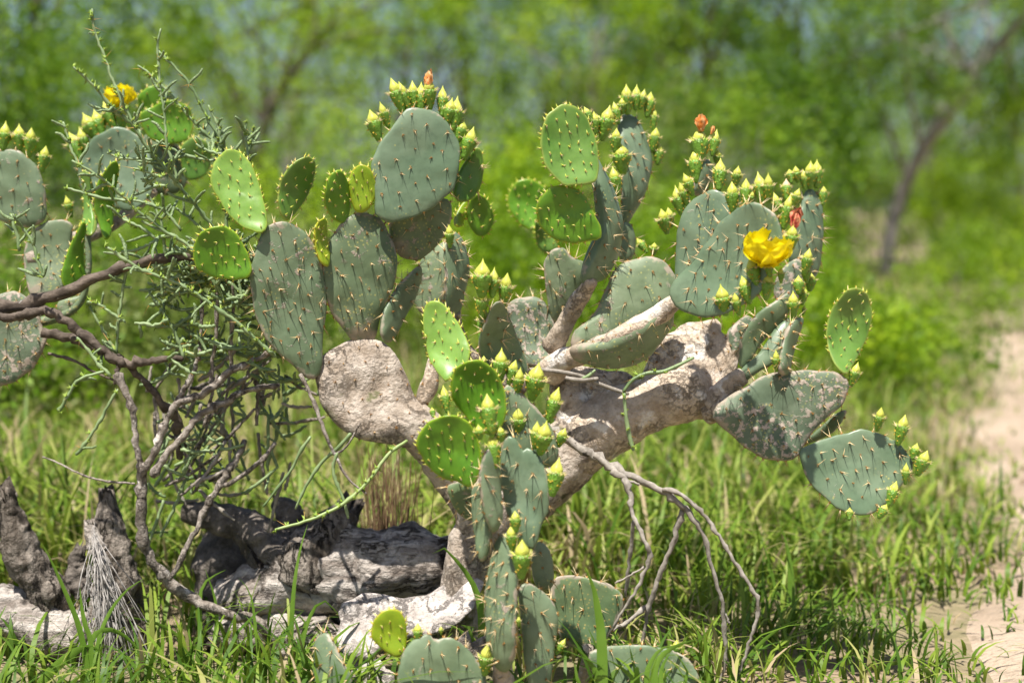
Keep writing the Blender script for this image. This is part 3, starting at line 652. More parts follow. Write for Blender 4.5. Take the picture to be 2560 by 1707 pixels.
def petal_mesh(name, L, w, cup, notch, mat, r0, crumple=0.0):
    nu, nv = 9, 7; V, F = [], []; phi = np.linspace(cup[0], cup[1], nu); OUT = np.concatenate([[0], np.cumsum(np.sin(phi[1:]))]) * L / (nu - 1); UPZ = np.concatenate([[0], np.cumsum(np.cos(phi[1:]))]) * L / (nu - 1)
    for i in range(nu):
        t = i / (nu - 1); ww = w * (.30 + .95 * math.sin(min(1, t * 1.12) * math.pi * .62) ** 1.2) * (1 if t < .86 else 1 - (t - .86) * 1.9)
        for j in range(nv):
            s = j / (nv - 1) * 2 - 1
            out, up = OUT[i], UPZ[i]
            z = up - .10 * L * (abs(s) ** 2) * t * t + (notch * math.sin(s * 9 + 1) * (t > .9)) + .05 * L * (s == 0) * (t > .95)
            y = -(out) + .20 * w * s * s * 1.2 + .05 * L * t * math.sin(t * 5 + s * 4 + L * 900)
            V.append((s * ww / 2 + r0.gauss(0, crumple), y + r0.gauss(0, crumple), z + r0.gauss(0, crumple)))
    for i in range(nu - 1):
        for j in range(nv - 1): F.append((i * nv + j, i * nv + j + 1, (i + 1) * nv + j + 1, (i + 1) * nv + j))
    me = mesh(name, V, F); me.materials.append(mat); return me
def flower(on, crop, x0, y0, x1, y1, L, tilt=.35, nouter=6, ninner=4, dd=0.0, label=None):
    """open yellow flower: base point, top point in the crop; L petal length in metres"""
    pl = on.pl; r0 = random.Random(7); p = on_plane(crop, x0, y0, on.o, on.n); dist = (p - CAMP) @ FW + dd; p = at(crop, x0, y0, dist - DOFF)
    q = at(crop, x1, y1, dist - DOFF); z = unit(unit(q - p) + np.array([0, -tilt, 0]))
    fl = empty('flower', p - pl.base, None, None); fl.parent = pl.root
    for kk in ('label', 'category'):
        if kk in fl: del fl[kk]
    if label: fl['label'] = label
    place(fl, pl, p, z, 1.0, 0)
    for ring, (n, cup, s, w) in enumerate(((nouter, (1.22, .18), 1.0, 1.0), (ninner, (1.12, .10), .97, .92))):
        for i in range(n):
            me = petal_mesh('petal', L * s * r0.uniform(.92, 1.05), L * w, (cup[0] * r0.uniform(.9, 1.1), cup[1] + r0.uniform(-.15, .15)), L * .03, M['petal'], r0, L * .002)
            o = link('petal', me, fl); o.rotation_euler = (0, 0, i / n * 6.283 + ring * .35 + r0.uniform(-.1, .1)); o.location = (0, 0, ring * .002)
    rr = np.random.default_rng(3); n = 140; a = rr.uniform(0, 6.283, n); rad = rr.uniform(.02, .22, n) * L
    st = link('stamens', spike_mesh('stamens', [(0, spikes(np.c_[np.cos(a) * rad * .5, np.sin(a) * rad * .5, np.full(n, .02 * L)], np.c_[np.cos(a) * rad, np.sin(a) * rad, np.full(n, .5 * L)], rr.uniform(.35, .55, n) * L, np.full(n, .0012), rr))], [M['stamen']]), fl); st['kind'] = 'stuff'
def wilted(on, crop, x0, y0, x1, y1, mat, wide=.5, dd=0.0):
    pl = on.pl; r0 = random.Random(int(x0)); p = on_plane(crop, x0, y0, on.o, on.n); dist = (p - CAMP) @ FW + dd; p = at(crop, x0, y0, dist - DOFF)
    q = at(crop, x1, y1, dist - DOFF); L = np.linalg.norm(q - p)
    fl = empty('wilted_flower', p, None, None); fl.parent = pl.root
    for kk in ('label', 'category'):
        if kk in fl: del fl[kk]
    place(fl, pl, p, unit(q - p), 1, 0)
    for i in range(8):
        me = petal_mesh('wilted_petal', L * r0.uniform(.8, 1.25), L * .40, (r0.uniform(.3, .8) * wide, r0.uniform(-.45, .05)), 0, mat, r0, L * .022)
        o = link('wilted_petal', me, fl); o.rotation_euler = (r0.uniform(-.12, .12), r0.uniform(-.12, .12), i / 8 * 6.283 + r0.uniform(-.3, .3)); a = i / 8 * 6.283; o.location = (math.sin(a) * L * .12 * wide * 2, -math.cos(a) * L * .12 * wide * 2, 0)

def tube(parent, base, name, crop, flat, d, rad, mat, n=None, sides=8, rough=.08, flat_=1.0, seed=None, label=None, gnarl=0.0, jag=0.0, kink=0.0):
    """a branch along pixels; d = depth or list of depths; rad in source pixels, number or list"""
    pts = np.array(flat, float).reshape(-1, 2); m_ = len(pts)
    d = np.interp(np.linspace(0, 1, m_), np.linspace(0, 1, len(np.atleast_1d(d))), np.atleast_1d(d)); rad = np.interp(np.linspace(0, 1, m_), np.linspace(0, 1, len(np.atleast_1d(rad))), np.atleast_1d(rad))
    W = np.array([at(crop, x, y, dd) for (x, y), dd in zip(pts, d)]); rm = rad * (d + DOFF) / FPX
    n = n or max(6, m_ * 4); pr = crom(np.c_[W, rm], n)
    if kink > 0:
        kr = np.random.default_rng(int(abs(flat[0]) * 3 + abs(flat[1])) % 9973); q_ = kr.normal(0, 1, (n, 3)) * pr[:, 3:4] * kink; q_[0] = 0; pr[:, :3] += q_; pr[:, 3] *= kr.uniform(.82, 1.0, n) + np.where(kr.random(n) < .18, .35, 0)
    v, f = tube_geo(pr[:, :3] - base, np.maximum(pr[:, 3], .0006), sides, rough, flat_, seed if seed is not None else int(abs(flat[0]) + abs(flat[1])) % 997, True, gnarl, jag)
    o = link(name, mesh(name, v, f), parent, M[mat])
    if label: o['label'] = label
    return o, pr

# ================================================================== PRICKLY PEARS
# ---- large sprawling plant with the woody trunk
gb = at('Z', 1062, 1520, 3.02); gb[2] = 0
MP = Plant('prickly_pear', gb, 'large sprawling prickly pear with a pale woody trunk and one open yellow flower')
rt, b0 = MP.root, MP.base
tube(rt, b0, 'trunk', 'Z', [1066, 1560, 1058, 1440, 1060, 1330, 1090, 1240, 1170, 1170, 1260, 1090, 1340, 1010], [3.03, 3.0, 3.0, 2.98], [62, 58, 56, 62, 70, 78, 72], 'woodygrey', 50, 20, .05, gnarl=.22)
tube(rt, b0, 'woody_limb', 'Z', [1110, 1260, 1095, 1180, 1055, 1100, 1005, 1030, 940, 965], [3.0, 2.96], [48, 52, 56, 60, 52], 'woodygrey', 26, 16, .05, gnarl=.2)
W1 = pad(MP, 'Z', [722, 868, 740, 820, 790, 790, 840, 782, 885, 795, 925, 845, 950, 905, 985, 955, 1020, 1000, 1005, 1045, 950, 1035, 900, 1022, 840, 1015, 780, 985, 740, 935], 2.96, 12, 15, 'woodygrey', base=(1000, 1010), T=.085, name='woody_pad')
W2 = pad(MP, 'B', [1330, 1500, 1350, 1420, 1375, 1320, 1385, 1235, 1420, 1200, 1450, 1300, 1440, 1400, 1390, 1490, 1350, 1530], 2.98, -35, 10, 'woody', base=(1350, 1530), T=.035, name='woody_pad')
W3 = pad(MP, 'F', [330, 1050, 330, 900, 420, 800, 560, 820, 680, 845, 790, 860, 870, 880, 910, 960, 895, 1060, 880, 1190, 800, 1290, 690, 1390, 560, 1450, 430, 1400, 370, 1250], 2.98, 0, 22, 'woody', base=(450, 1400), T=.085, name='woody_pad')
tube(rt, b0, 'woody_limb', 'Z', [1300, 1050, 1380, 985, 1450, 945, 1530, 915, 1610, 890], [3.0, 2.99], [80, 84, 74, 74, 66], 'woody', 34, 22, .04, gnarl=.16)
W4 = pad(MP, 'Q', [390, 610, 500, 450, 590, 400, 640, 360, 760, 335, 930, 320, 960, 430, 1070, 480, 1085, 650, 1060, 760, 1010, 900, 950, 1000, 880, 1085, 700, 1105, 500, 1150, 330, 1195, 250, 1150, 280, 1040, 325, 980, 310, 800, 340, 700], 2.97, 5, 22, 'woody', base=(280, 1110), T=.085, name='woody_pad')
tube(rt, b0, 'woody_limb', 'Q', [840, 1040, 940, 1015, 1010, 1010, 1060, 1040], [2.96, 2.9], [30, 27, 26, 22], 'woody', 12, 12, .06)
tube(rt, b0, 'woody_limb', 'Q', [860, 980, 950, 900, 1050, 800, 1120, 745], [2.96, 2.93], [34, 30, 26, 22], 'woody', 12, 12, .06)
# left cluster
L1 = pad(MP, 'B', [440, 560, 500, 470, 570, 455, 660, 490, 740, 570, 790, 700, 818, 850, 815, 1000, 795, 1130, 795, 1260, 755, 1335, 690, 1318, 590, 1230, 480, 1120, 428, 1000, 395, 860, 395, 740, 415, 640], yaw=18, pitch=2, base=(770, 1300), on=W1, dd=-.03, style='grey', bend=.2)
L2 = pad(MP, 'B', [985, 1140, 930, 1080, 870, 1000, 820, 900, 798, 780, 800, 650, 850, 540, 910, 460, 980, 412, 1060, 408, 1130, 450, 1180, 530, 1215, 640, 1215, 760, 1180, 860, 1130, 970, 1110, 1060, 1085, 1140], yaw=20, pitch=0, base=(1035, 1140), on=W1, dd=-.03, mat='old', bend=-.15)
L3 = pad(MP, 'C', [475, 430, 540, 388, 610, 378, 690, 392, 765, 432, 825, 482, 875, 550, 922, 645, 937, 760, 915, 900, 880, 1020, 800, 1100, 720, 1160, 620, 1222, 500, 1257, 400, 1277, 330, 1272, 275, 1215, 270, 1100, 258, 970, 243, 850, 250, 770, 290, 690, 340, 615, 400, 535], yaw=14, pitch=6, base=(325, 1275), on=L2, mat='clean', bend=.3, dd=-.02)
L4 = pad(MP, 'B', [1170, 470, 1260, 400, 1400, 350, 1500, 330, 1522, 430, 1480, 540, 1360, 662, 1260, 665, 1200, 610], yaw=12, pitch=-12, base=(1210, 610), on=L2, dd=.05, mat='old')
L5 = pad(MP, 'B', [1105, 1090, 1125, 980, 1180, 880, 1250, 770, 1310, 705, 1338, 740, 1320, 860, 1260, 980, 1200, 1080, 1150, 1135], yaw=52, pitch=-4, base=(1120, 1120), on=W1, dd=-.03, style='spiny')
L6 = pad(MP, 'B', [1490, 900, 1500, 720, 1512, 600, 1560, 515, 1608, 555, 1622, 650, 1612, 800, 1592, 930, 1560, 1010, 1510, 1000], 2.86, 58, -2, 'grey', base=(1530, 1010), style='spiny')
L7 = pad(MP, 'B', [1340, 690, 1400, 620, 1490, 570, 1500, 700, 1480, 850, 1440, 960, 1360, 980, 1310, 880], 3.18, -20, 10, 'old', base=(1360, 980))
tube(rt, b0, 'woody_limb', 'R', [420, 560, 430, 700, 520, 900, 700, 1050, 950, 1150], [2.88, 2.98], [18, 22, 26, 30, 34], 'woodygrey', 14, 10, .06)
Y1 = pad(MP, 'B', [170, 210, 210, 110, 280, 66, 350, 85, 410, 160, 450, 270, 480, 390, 492, 480, 465, 532, 400, 522, 330, 480, 270, 420, 220, 340, 185, 280], yaw=8, pitch=16, mat='youngpale', base=(482, 515), on=L1, dd=-.008, bend=-.2)
Y2 = pad(MP, 'B', [78, 620, 100, 540, 160, 490, 240, 478, 310, 510, 360, 580, 397, 660, 408, 725, 380, 765, 300, 777, 200, 767, 120, 730, 88, 690], yaw=2, pitch=-8, mat='young', base=(402, 745), on=L1, dd=-.006, bend=.25)
Y3 = pad(MP, 'B', [545, 300, 570, 200, 620, 130, 690, 88, 735, 110, 747, 180, 735, 260, 690, 340, 630, 410, 580, 445, 550, 422, 535, 370], yaw=42, pitch=-10, mat='youngmid', base=(575, 450), on=L1, dd=.01)
Y4 = pad(MP, 'B', [803, 330, 815, 230, 850, 175, 890, 168, 930, 220, 947, 300, 947, 390, 925, 455, 870, 455, 828, 410], yaw=35, pitch=-10, mat='young', base=(918, 460), on=L2, dd=.01, dens=1.4)
Y5 = pad(MP, 'B', [943, 250, 960, 180, 1000, 143, 1050, 148, 1085, 200, 1102, 280, 1080, 350, 1035, 405, 985, 400, 960, 340], yaw=5, pitch=2, mat='youngyellow', base=(1010, 410), on=L2, dd=-.01, dens=1.6)
Y6 = pad(MP, 'B', [745, 560, 745, 480, 770, 438, 800, 460, 822, 560, 818, 640, 795, 704, 765, 694, 752, 630], yaw=60, pitch=0, mat='youngyellow', base=(785, 700), on=L2, dd=-.01, dens=1.8)
Y7 = pad(MP, 'C', [985, 790, 1070, 690, 1110, 750, 1122, 850, 1110, 960, 1070, 1050, 1000, 1112, 920, 1112, 880, 1050, 920, 900], yaw=10, pitch=4, mat='youngmid', base=(900, 1100), on=L3, dd=.05, style='grey')
Y8 = pad(MP, 'C', [985, 1190, 1020, 1090, 1080, 1043, 1150, 1090, 1197, 1190, 1192, 1290, 1130, 1372, 1060, 1362, 1010, 1290], 3.1, 15, -15, 'young', base=(1030, 1340))
Y8b = pad(MP, 'C', [885, 1310, 900, 1220, 955, 1125, 1005, 1110, 985, 1220, 940, 1315], 3.06, 30, 20, 'youngyellow', base=(900, 1320))
Y9 = pad(MP, 'D', [55, 940, 90, 840, 170, 785, 260, 790, 340, 840, 372, 920, 335, 1000, 285, 1100, 270, 1185, 180, 1152, 110, 1080, 68, 1010], 3.5, 5, 5, 'young', base=(270, 1190))
Y9b = pad(MP, 'D', [275, 1100, 350, 1170, 425, 1250, 445, 1312, 380, 1352, 310, 1322, 278, 1230], 3.45, 10, -10, 'youngmid', base=(420, 1340))
buds(L3, 'C', [310, 635, 235, 398, 382, 532, 320, 353, 497, 418, 405, 163, 545, 402, 465, 183, 587, 380, 568, 183, 632, 428, 637, 198, 705, 390, 700, 170, 800, 445, 806, 193, 835, 513, 876, 323, 887, 560, 920, 308, 920, 645, 976, 468, 967, 778, 1046, 538])
wilted(L3, 'C', 700, 235, 692, 98, M['wiltorange'], .42, dd=-.012)
buds(L6, 'C', [865, 1470, 855, 1312])
# right cluster
R9 = pad(MP, 'F', [55, 480, 90, 400, 180, 378, 280, 390, 335, 480, 365, 560, 345, 650, 410, 710, 395, 810, 330, 860, 240, 835, 150, 805, 118, 680], 3.06, -10, 10, 'scabby', base=(350, 850), T=.035)
R5 = pad(MP, 'F', [470, 710, 480, 600, 600, 500, 700, 300, 740, 200, 830, 140, 920, 113, 1010, 113, 1090, 150, 1150, 235, 1160, 330, 1110, 430, 950, 540, 750, 650, 600, 710], 2.88, 4, 12, 'old', base=(480, 720), T=.03)
R6 = pad(MP, 'F', [470, 730, 700, 650, 950, 540, 1140, 430, 1142, 560, 1105, 620, 1052, 692, 960, 792, 850, 842, 720, 854, 600, 838, 500, 822], 2.86, 4, -28, 'old', base=(470, 770), T=.03)
tube(rt, b0, 'woody_limb', 'F', [330, 860, 400, 790, 520, 745, 700, 670, 900, 570, 1050, 480, 1150, 400], [3.0, 2.86, 2.82], [36, 31, 27, 25, 25, 26, 20], 'woody', 34, 16, .06, gnarl=.22)
tube(rt, b0, 'woody_limb', 'F', [345, 700, 390, 620, 440, 520, 500, 420, 560, 330, 600, 270], [3.0, 2.87], [30, 26, 23, 22, 20, 15], 'woody', 22, 14, .06, gnarl=.2)
R7 = pad(MP, 'F', [293, 250, 293, 150, 340, 70, 420, 55, 480, 118, 550, 140, 605, 180, 585, 280, 500, 400, 425, 500, 350, 560, 318, 450], 3.06, 10, -6, 'old', base=(360, 560), style='spiny')
R3 = pad(MP, 'D', [758, 540, 790, 548, 850, 720, 910, 880, 957, 1080, 972, 1280, 945, 1430, 885, 1540, 800, 1602, 725, 1612, 690, 1560, 705, 1430, 740, 1300, 770, 1190, 775, 1050, 758, 850], 2.86, 38, 2, 'clean', base=(720, 1612), T=.034, style='spiny', bend=-.6)
R1 = pad(MP, 'D', [308, 470, 318, 380, 350, 300, 410, 238, 480, 208, 560, 218, 640, 268, 692, 340, 732, 430, 757, 530, 764, 640, 757, 755, 720, 815, 640, 835, 560, 843, 480, 832, 410, 772, 350, 690, 318, 590], 2.80, 14, 10, 'youngmid', base=(755, 800), bend=.2)
R2 = pad(MP, 'D', [282, 1040, 288, 960, 330, 888, 400, 838, 480, 822, 590, 850, 650, 890, 702, 970, 752, 1080, 794, 1170, 775, 1235, 680, 1263, 560, 1278, 440, 1253, 340, 1182, 298, 1110], 2.82, 4, -6, 'young', base=(792, 1190), bend=.2)
R4 = pad(MP, 'D', [985, 290, 1050, 248, 1112, 290, 1152, 400, 1192, 520, 1208, 640, 1182, 780, 1132, 930, 1082, 1050, 1040, 1135, 1000, 1122, 980, 1000, 968, 850, 958, 700, 940, 500, 950, 380], 3.10, 28, 8, 'clean', base=(1020, 1140), style='spiny')
R4b = pad(MP, 'D', [960, 1140, 1010, 1120, 1050, 1200, 1060, 1330, 1020, 1420, 950, 1420, 930, 1280], 3.10, 20, 0, 'grey', base=(980, 1420))
R10a = pad(MP, 'E', [235, 1262, 232, 1050, 243, 880, 280, 740, 350, 650, 430, 603, 520, 588, 575, 640, 650, 735, 610, 900, 460, 1060, 300, 1210], 2.80, -22, 4, 'clean', base=(240, 1265), style='grey')
R10b = pad(MP, 'E', [222, 1280, 258, 1180, 350, 1070, 450, 940, 540, 812, 620, 750, 700, 700, 800, 688, 880, 718, 928, 770, 955, 860, 962, 960, 910, 1060, 862, 1180, 790, 1285, 700, 1335, 620, 1392, 540, 1412, 460, 1432, 380, 1412, 310, 1382, 250, 1335], 2.76, -36, 8, 'clean', base=(228, 1295), style='spiny', T=.024)
R11 = pad(MP, 'E', [352, 600, 365, 500, 410, 395, 465, 400, 470, 480, 450, 560, 405, 630], 2.84, 45, -5, 'grey', base=(380, 625), style='spiny')
R12 = pad(MP, 'E', [1058, 700, 1090, 600, 1150, 588, 1192, 680, 1202, 850, 1192, 1000, 1182, 1100, 1120, 1192, 1050, 1182, 1000, 1100, 980, 950, 1000, 800], 3.12, 24, 4, 'clean', base=(1080, 1195), style='spiny')
R12b = pad(MP, 'E', [880, 1200, 950, 1080, 1040, 1040, 1090, 1130, 1060, 1260, 980, 1340, 900, 1330], 3.08, 10, 5, 'scabby', base=(930, 1340))
R13 = pad(MP, 'G', [205, 560, 215, 480, 255, 380, 330, 285, 430, 215, 485, 180, 495, 260, 455, 340, 385, 420, 315, 500, 262, 580, 230, 605], 2.96, 14, -8, 'grey', base=(228, 610), style='spiny')
R13b = pad(MP, 'G', [150, 420, 190, 360, 260, 310, 290, 340, 240, 430, 210, 520, 180, 540], 3.02, 0, 6, 'scabby', base=(180, 550))
R14 = pad(MP, 'G', [205, 640, 300, 560, 380, 450, 430, 370, 492, 318, 508, 370, 482, 440, 452, 520, 400, 582, 330, 622, 235, 685], 2.93, -25, 28, 'clean', base=(220, 670), style='spiny')
R15 = pad(MP, 'G', [425, 625, 438, 540, 468, 450, 500, 360, 540, 318, 562, 340, 532, 440, 502, 560, 470, 638], 2.88, 50, -4, 'grey', base=(445, 640), style='spiny')
R16 = pad(MP, 'G', [65, 880, 90, 808, 150, 768, 250, 708, 350, 648, 450, 623, 560, 618, 660, 618, 760, 628, 812, 668, 828, 720, 802, 800, 720, 872, 640, 952, 592, 1012, 562, 1072, 520, 1114, 360, 1114, 260, 1052, 170, 982, 108, 922], 2.90, 0, 6, 'scabby', base=(90, 850), T=.03)
R17 = pad(MP, 'T', [443, 480, 468, 350, 520, 220, 600, 108, 700, 82, 790, 128, 862, 240, 878, 360, 857, 500, 812, 620, 732, 750, 655, 860, 580, 915, 500, 872, 458, 750, 443, 620], 2.92, 10, 6, 'youngmid', base=(570, 920), style='young')
R18 = pad(MP, 'G', [545, 1090, 590, 1040, 700, 1000, 820, 968, 900, 953, 1000, 978, 1090, 1028, 1150, 1088, 1172, 1150, 1165, 1195, 1122, 1258, 1080, 1312, 1040, 1358, 985, 1402, 900, 1432, 800, 1414, 720, 1362, 640, 1292, 580, 1212], 2.84, 6, 16, 'clean', base=(545, 1090), style='grey', bend=.5)
R19 = pad(MP, 'G', [585, 1015, 680, 930, 760, 860, 818, 838, 805, 890, 745, 965, 640, 1015], 3.0, -30, -10, 'grey', base=(590, 1020))
buds(R4, 'D', [1000, 270, 990, 38, 1062, 235, 1072, 48, 1100, 230, 1132, 83, 1152, 290, 1182, 113, 1202, 395, 1211, 223, 1197, 560, 1226, 378, 1237, 665, 1251, 488, 930, 345, 895, 193, 962, 268, 955, 148])
buds(R3, 'D', [752, 425, 735, 243, 722, 335, 660, 213, 800, 472, 857, 223], dd=.02)
buds(R4, 'D', [902, 565, 915, 378, 967, 740, 936, 473, 922, 905, 885, 698], dd=-.06)
buds(R12b, 'D', [1312, 1205, 1265, 1023, 1345, 1155, 1320, 1018, 1152, 1352, 1070, 1240, 1202, 1375, 1212, 1278])
buds(R11, 'E', [397, 405, 385, 198, 472, 365, 502, 198, 500, 425, 512, 323, 366, 545, 360, 333, 427, 625, 436, 458])
wilted(R11, 'E', 400, 205, 400, 100, M['wiltorange'], .62, dd=.01)
wilted(R11, 'E', 465, 225, 480, 180, M['wiltorange'], .5, dd=.01)
buds(R10a, 'E', [517, 590, 526, 398, 622, 565, 644, 430, 347, 625, 288, 488, 272, 750, 229, 558, 312, 695, 264, 558])
buds(R12b, 'E', [177, 875, 140, 723, 207, 815, 190, 718])
buds(R10b, 'E', [607, 738, 600, 538, 692, 698, 693, 510, 802, 680, 770, 478, 842, 670, 838, 498, 737, 678, 735, 598, 957, 650, 955, 518, 1002, 700, 1042, 573, 922, 748, 874, 608, 938, 840, 985, 622, 975, 1000, 1003, 830, 908, 1010, 922, 858, 772, 1215, 716, 1040, 850, 1175, 832, 1030, 822, 1306, 846, 1143, 717, 1330, 664, 1148, 562, 1405, 525, 1203, 647, 1405, 619, 1273, 922, 1195, 920, 1088], dd=-.015, pink=(5,))
wilted(R10b, 'E', 1000, 860, 1027, 722, M['wiltred'], .42, dd=-.02)
flower(R10b, 'E', 836, 1085, 828, 880, .080, tilt=.30, dd=-.035, label='open yellow cup flower')
buds(R15, 'E', [1072, 1140, 1106, 983, 1086, 1195, 1086, 1078, 1036, 1268, 1035, 1148, 1110, 1248, 1116, 1138, 1000, 1425, 1000, 1258, 1060, 1338, 1076, 1213, 1066, 1405, 1076, 1338])
buds(R12, 'E', [990, 545, 975, 458, 1030, 540, 1015, 433, 1080, 588, 1066, 458, 1110, 580, 1116, 393, 1150, 570, 1156, 398, 1190, 688, 1196, 558])
buds(R15, 'G', [427, 625, 425, 498])
buds(R16, 'G', [845, 705, 881, 588])
buds(R18, 'G', [990, 958, 1016, 828, 1108, 1035, 1151, 862, 1190, 1115, 1215, 1028, 1218, 1205, 1276, 1062, 1150, 1255, 1155, 1148, 1055, 1375, 1101, 1238, 1000, 1445, 1046, 1368, 836, 1455, 840, 1383], dd=-.035)

# ---- column of pads standing in front of the trunk
gb = at('S', 850, 1568, 2.62); gb[2] = 0
FP = Plant('prickly_pear', gb, 'upright column of crowded prickly pear pads with many buds before the woody trunk')
rt, b0 = FP.root, FP.base
tube(rt, b0, 'trunk', 'S', [830, 1990, 830, 1850, 820, 1650, 800, 1500, 830, 1350], [2.64, 2.56], [34, 32, 28, 24, 20], 'woodygrey', 18, 12, .1)
F7 = pad(FP, 'S', [718, 480, 780, 408, 832, 430, 862, 520, 892, 650, 903, 780, 907, 900, 903, 1050, 902, 1200, 882, 1330, 852, 1440, 800, 1505, 730, 1505, 690, 1400, 668, 1250, 662, 1100, 662, 950, 668, 800, 688, 650], 2.52, -38, 6, 'grey', base=(780, 1505), style='spiny', T=.026)
F8 = pad(FP, 'S', [925, 840, 1000, 808, 1080, 838, 1150, 898, 1212, 980, 1234, 1080, 1234, 1200, 1214, 1320, 1202, 1450, 1172, 1580, 1100, 1650, 1020, 1620, 980, 1450, 958, 1200, 942, 1000], 2.60, 16, 6, 'grey', base=(1060, 1650))
F9 = pad(FP, 'S', [1045, 540, 1090, 478, 1152, 518, 1194, 610, 1204, 700, 1194, 830, 1100, 860, 1050, 790, 1028, 650], 2.68, 8, 4, 'old', base=(1080, 860), style='old')
F3 = pad(FP, 'H', [866, 960, 890, 850, 935, 822, 985, 862, 1015, 930, 1060, 903, 1130, 960, 1182, 1050, 1208, 1200, 1204, 1350, 1155, 1460, 1130, 1560, 1090, 1635, 1035, 1605, 960, 1490, 900, 1350, 870, 1200, 863, 1080], 2.58, -8, 8, 'clean', base=(1085, 1635), style='grey')
F1 = pad(FP, 'H', [880, 478, 930, 468, 1000, 508, 1080, 588, 1152, 668, 1222, 768, 1258, 870, 1264, 980, 1210, 1050, 1000, 1060, 870, 900, 835, 700], 2.70, 6, 2, 'grey', base=(1100, 1060))
F2 = pad(FP, 'R', [598, 880, 588, 760, 640, 600, 690, 468, 740, 448, 792, 500, 842, 590, 882, 700, 912, 800, 942, 920, 932, 1010, 800, 1030, 650, 980], 2.76, 30, -14, 'grey', base=(800, 1030), style='spiny')
F4 = pad(FP, 'H', [738, 950, 790, 905, 848, 1060, 862, 1200, 867, 1350, 862, 1450, 805, 1510, 750, 1400, 718, 1200, 718, 1050], 2.52, 40, 4, 'grey', base=(805, 1510), style='spiny')
F5 = pad(FP, 'S', [578, 60, 640, 20, 690, 100, 702, 300, 712, 460, 680, 625, 638, 600, 598, 450, 572, 330, 572, 180], 2.54, -40, 4, 'grey', base=(680, 625), style='spiny')
F6 = pad(FP, 'S', [368, 50, 450, 8, 580, 0, 605, 150, 602, 300, 550, 315, 480, 282, 420, 212, 383, 130], 2.66, 0, -4, 'speckled', base=(590, 310), style='spiny')
Y10 = pad(FP, 'R', [193, 600, 220, 530, 270, 488, 330, 498, 390, 548, 440, 620, 490, 700, 530, 780, 562, 880, 542, 960, 470, 1040, 392, 1118, 340, 1092, 290, 1020, 240, 950, 213, 860, 193, 740], 2.72, -14, 16, 'youngpale', base=(380, 1120), bend=-.2)
Y11 = pad(FP, 'R', [398, 1180, 403, 1060, 450, 980, 530, 933, 620, 928, 700, 968, 760, 1040, 802, 1120, 828, 1230, 828, 1340, 792, 1450, 690, 1510, 560, 1430, 470, 1325, 413, 1250], 2.66, 4, -5, 'young', base=(700, 1515), bend=.15)
Y12 = pad(FP, 'H', [262, 880, 288, 780, 360, 708, 440, 672, 530, 667, 610, 698, 662, 760, 702, 850, 722, 950, 717, 1040, 692, 1130, 645, 1170, 560, 1143, 460, 1122, 370, 1062, 308, 980], 2.60, 0, -6, 'young', base=(665, 1170), bend=.15)
tube(rt, b0, 'stem', 'H', [430, 770, 520, 860, 640, 1000, 730, 1250, 790, 1500], [2.74, 2.68, 2.6], [14, 17, 20, 22, 22], 'woodygrey', 14, 10, .06)
buds(F2, 'R', [640, 450, 650, 163, 722, 450, 742, 203, 810, 525, 842, 273, 640, 610, 648, 398, 630, 775, 671, 573], dd=-.015)
buds(F1, 'R', [780, 1110, 796, 873, 850, 1135, 902, 963, 910, 1215, 947, 993, 1030, 1255, 1087, 983, 1160, 1425, 1242, 1168, 925, 1558, 926, 1318])
buds(Y12, 'R', [370, 1348, 340, 1148, 262, 1390, 250, 1315], dd=.04)
buds(Y11, 'R', [655, 990, 657, 912], dd=.02)
buds(F3, 'H', [1100, 915, 1121, 728, 1140, 958, 1187, 728, 1225, 1253, 1272, 1012], dd=-.012)
buds(F1, 'H', [1270, 903, 1322, 768])
buds(F4, 'H', [790, 805, 765, 556, 800, 835, 791, 668, 862, 875, 850, 743, 820, 1053, 801, 818, 716, 853, 700, 748], dd=-.01)
buds(F7, 'S', [910, 405, 900, 236, 880, 555, 870, 376, 950, 768, 957, 505, 930, 1145, 931, 1062], dd=-.02)
buds(F8, 'S', [1228, 1362, 1302, 1232])

# ---- low plants along the bottom
gb = at('I', 800, 1300, 2.62); gb[2] = 0
LP = Plant('prickly_pear', gb, 'low grey-green prickly pear with a yellowish young pad growing against the pale dead wood')
tube(LP.root, LP.base, 'trunk', 'I', [830, 1720, 835, 1500, 850, 1380], [2.64, 2.56], [34, 30, 24], 'woodygrey', 10, 10, .1)
F12 = pad(LP, 'I', [573, 1120, 600, 1010, 650, 930, 700, 900, 740, 880, 770, 890, 792, 922, 850, 898, 920, 918, 992, 978, 1052, 1050, 1092, 1130, 1102, 1250, 1052, 1380, 900, 1450, 700, 1420, 600, 1290], 2.56, 4, 8, 'grey', base=(860, 1450), style='grey')
Y13 = pad(LP, 'I', [418, 900, 430, 810, 470, 758, 530, 733, 590, 753, 622, 820, 627, 920, 612, 990, 570, 1014, 510, 990, 460, 950], 2.58, 10, 0, 'youngyellow', base=(600, 1012), dens=1.2)
buds(F12, 'S', [140, 1275, 140, 1113, 322, 1210, 320, 1148], dd=.0)
buds(F12, 'S', [665, 1525, 682, 1306], dd=-.03)
gb = at('I', 190, 1300, 2.6); gb[2] = 0
SP = Plant('prickly_pear', gb, 'single spiny young prickly pear pad standing beside the dead log')
F13 = pad(SP, 'I', [78, 930, 110, 883, 150, 888, 202, 960, 252, 1050, 292, 1130, 312, 1250, 290, 1400, 260, 1560, 220, 1700, 180, 1740, 140, 1690, 110, 1550, 95, 1350, 85, 1200, 73, 1050], 2.60, -20, 4, 'grey', base=(180, 1745), style='spiny')
gb = at('I', 1650, 1120, 2.8); gb[2] = 0
GP = Plant('prickly_pear', gb, 'low prickly pear of two speckled green pads half buried in the grass')
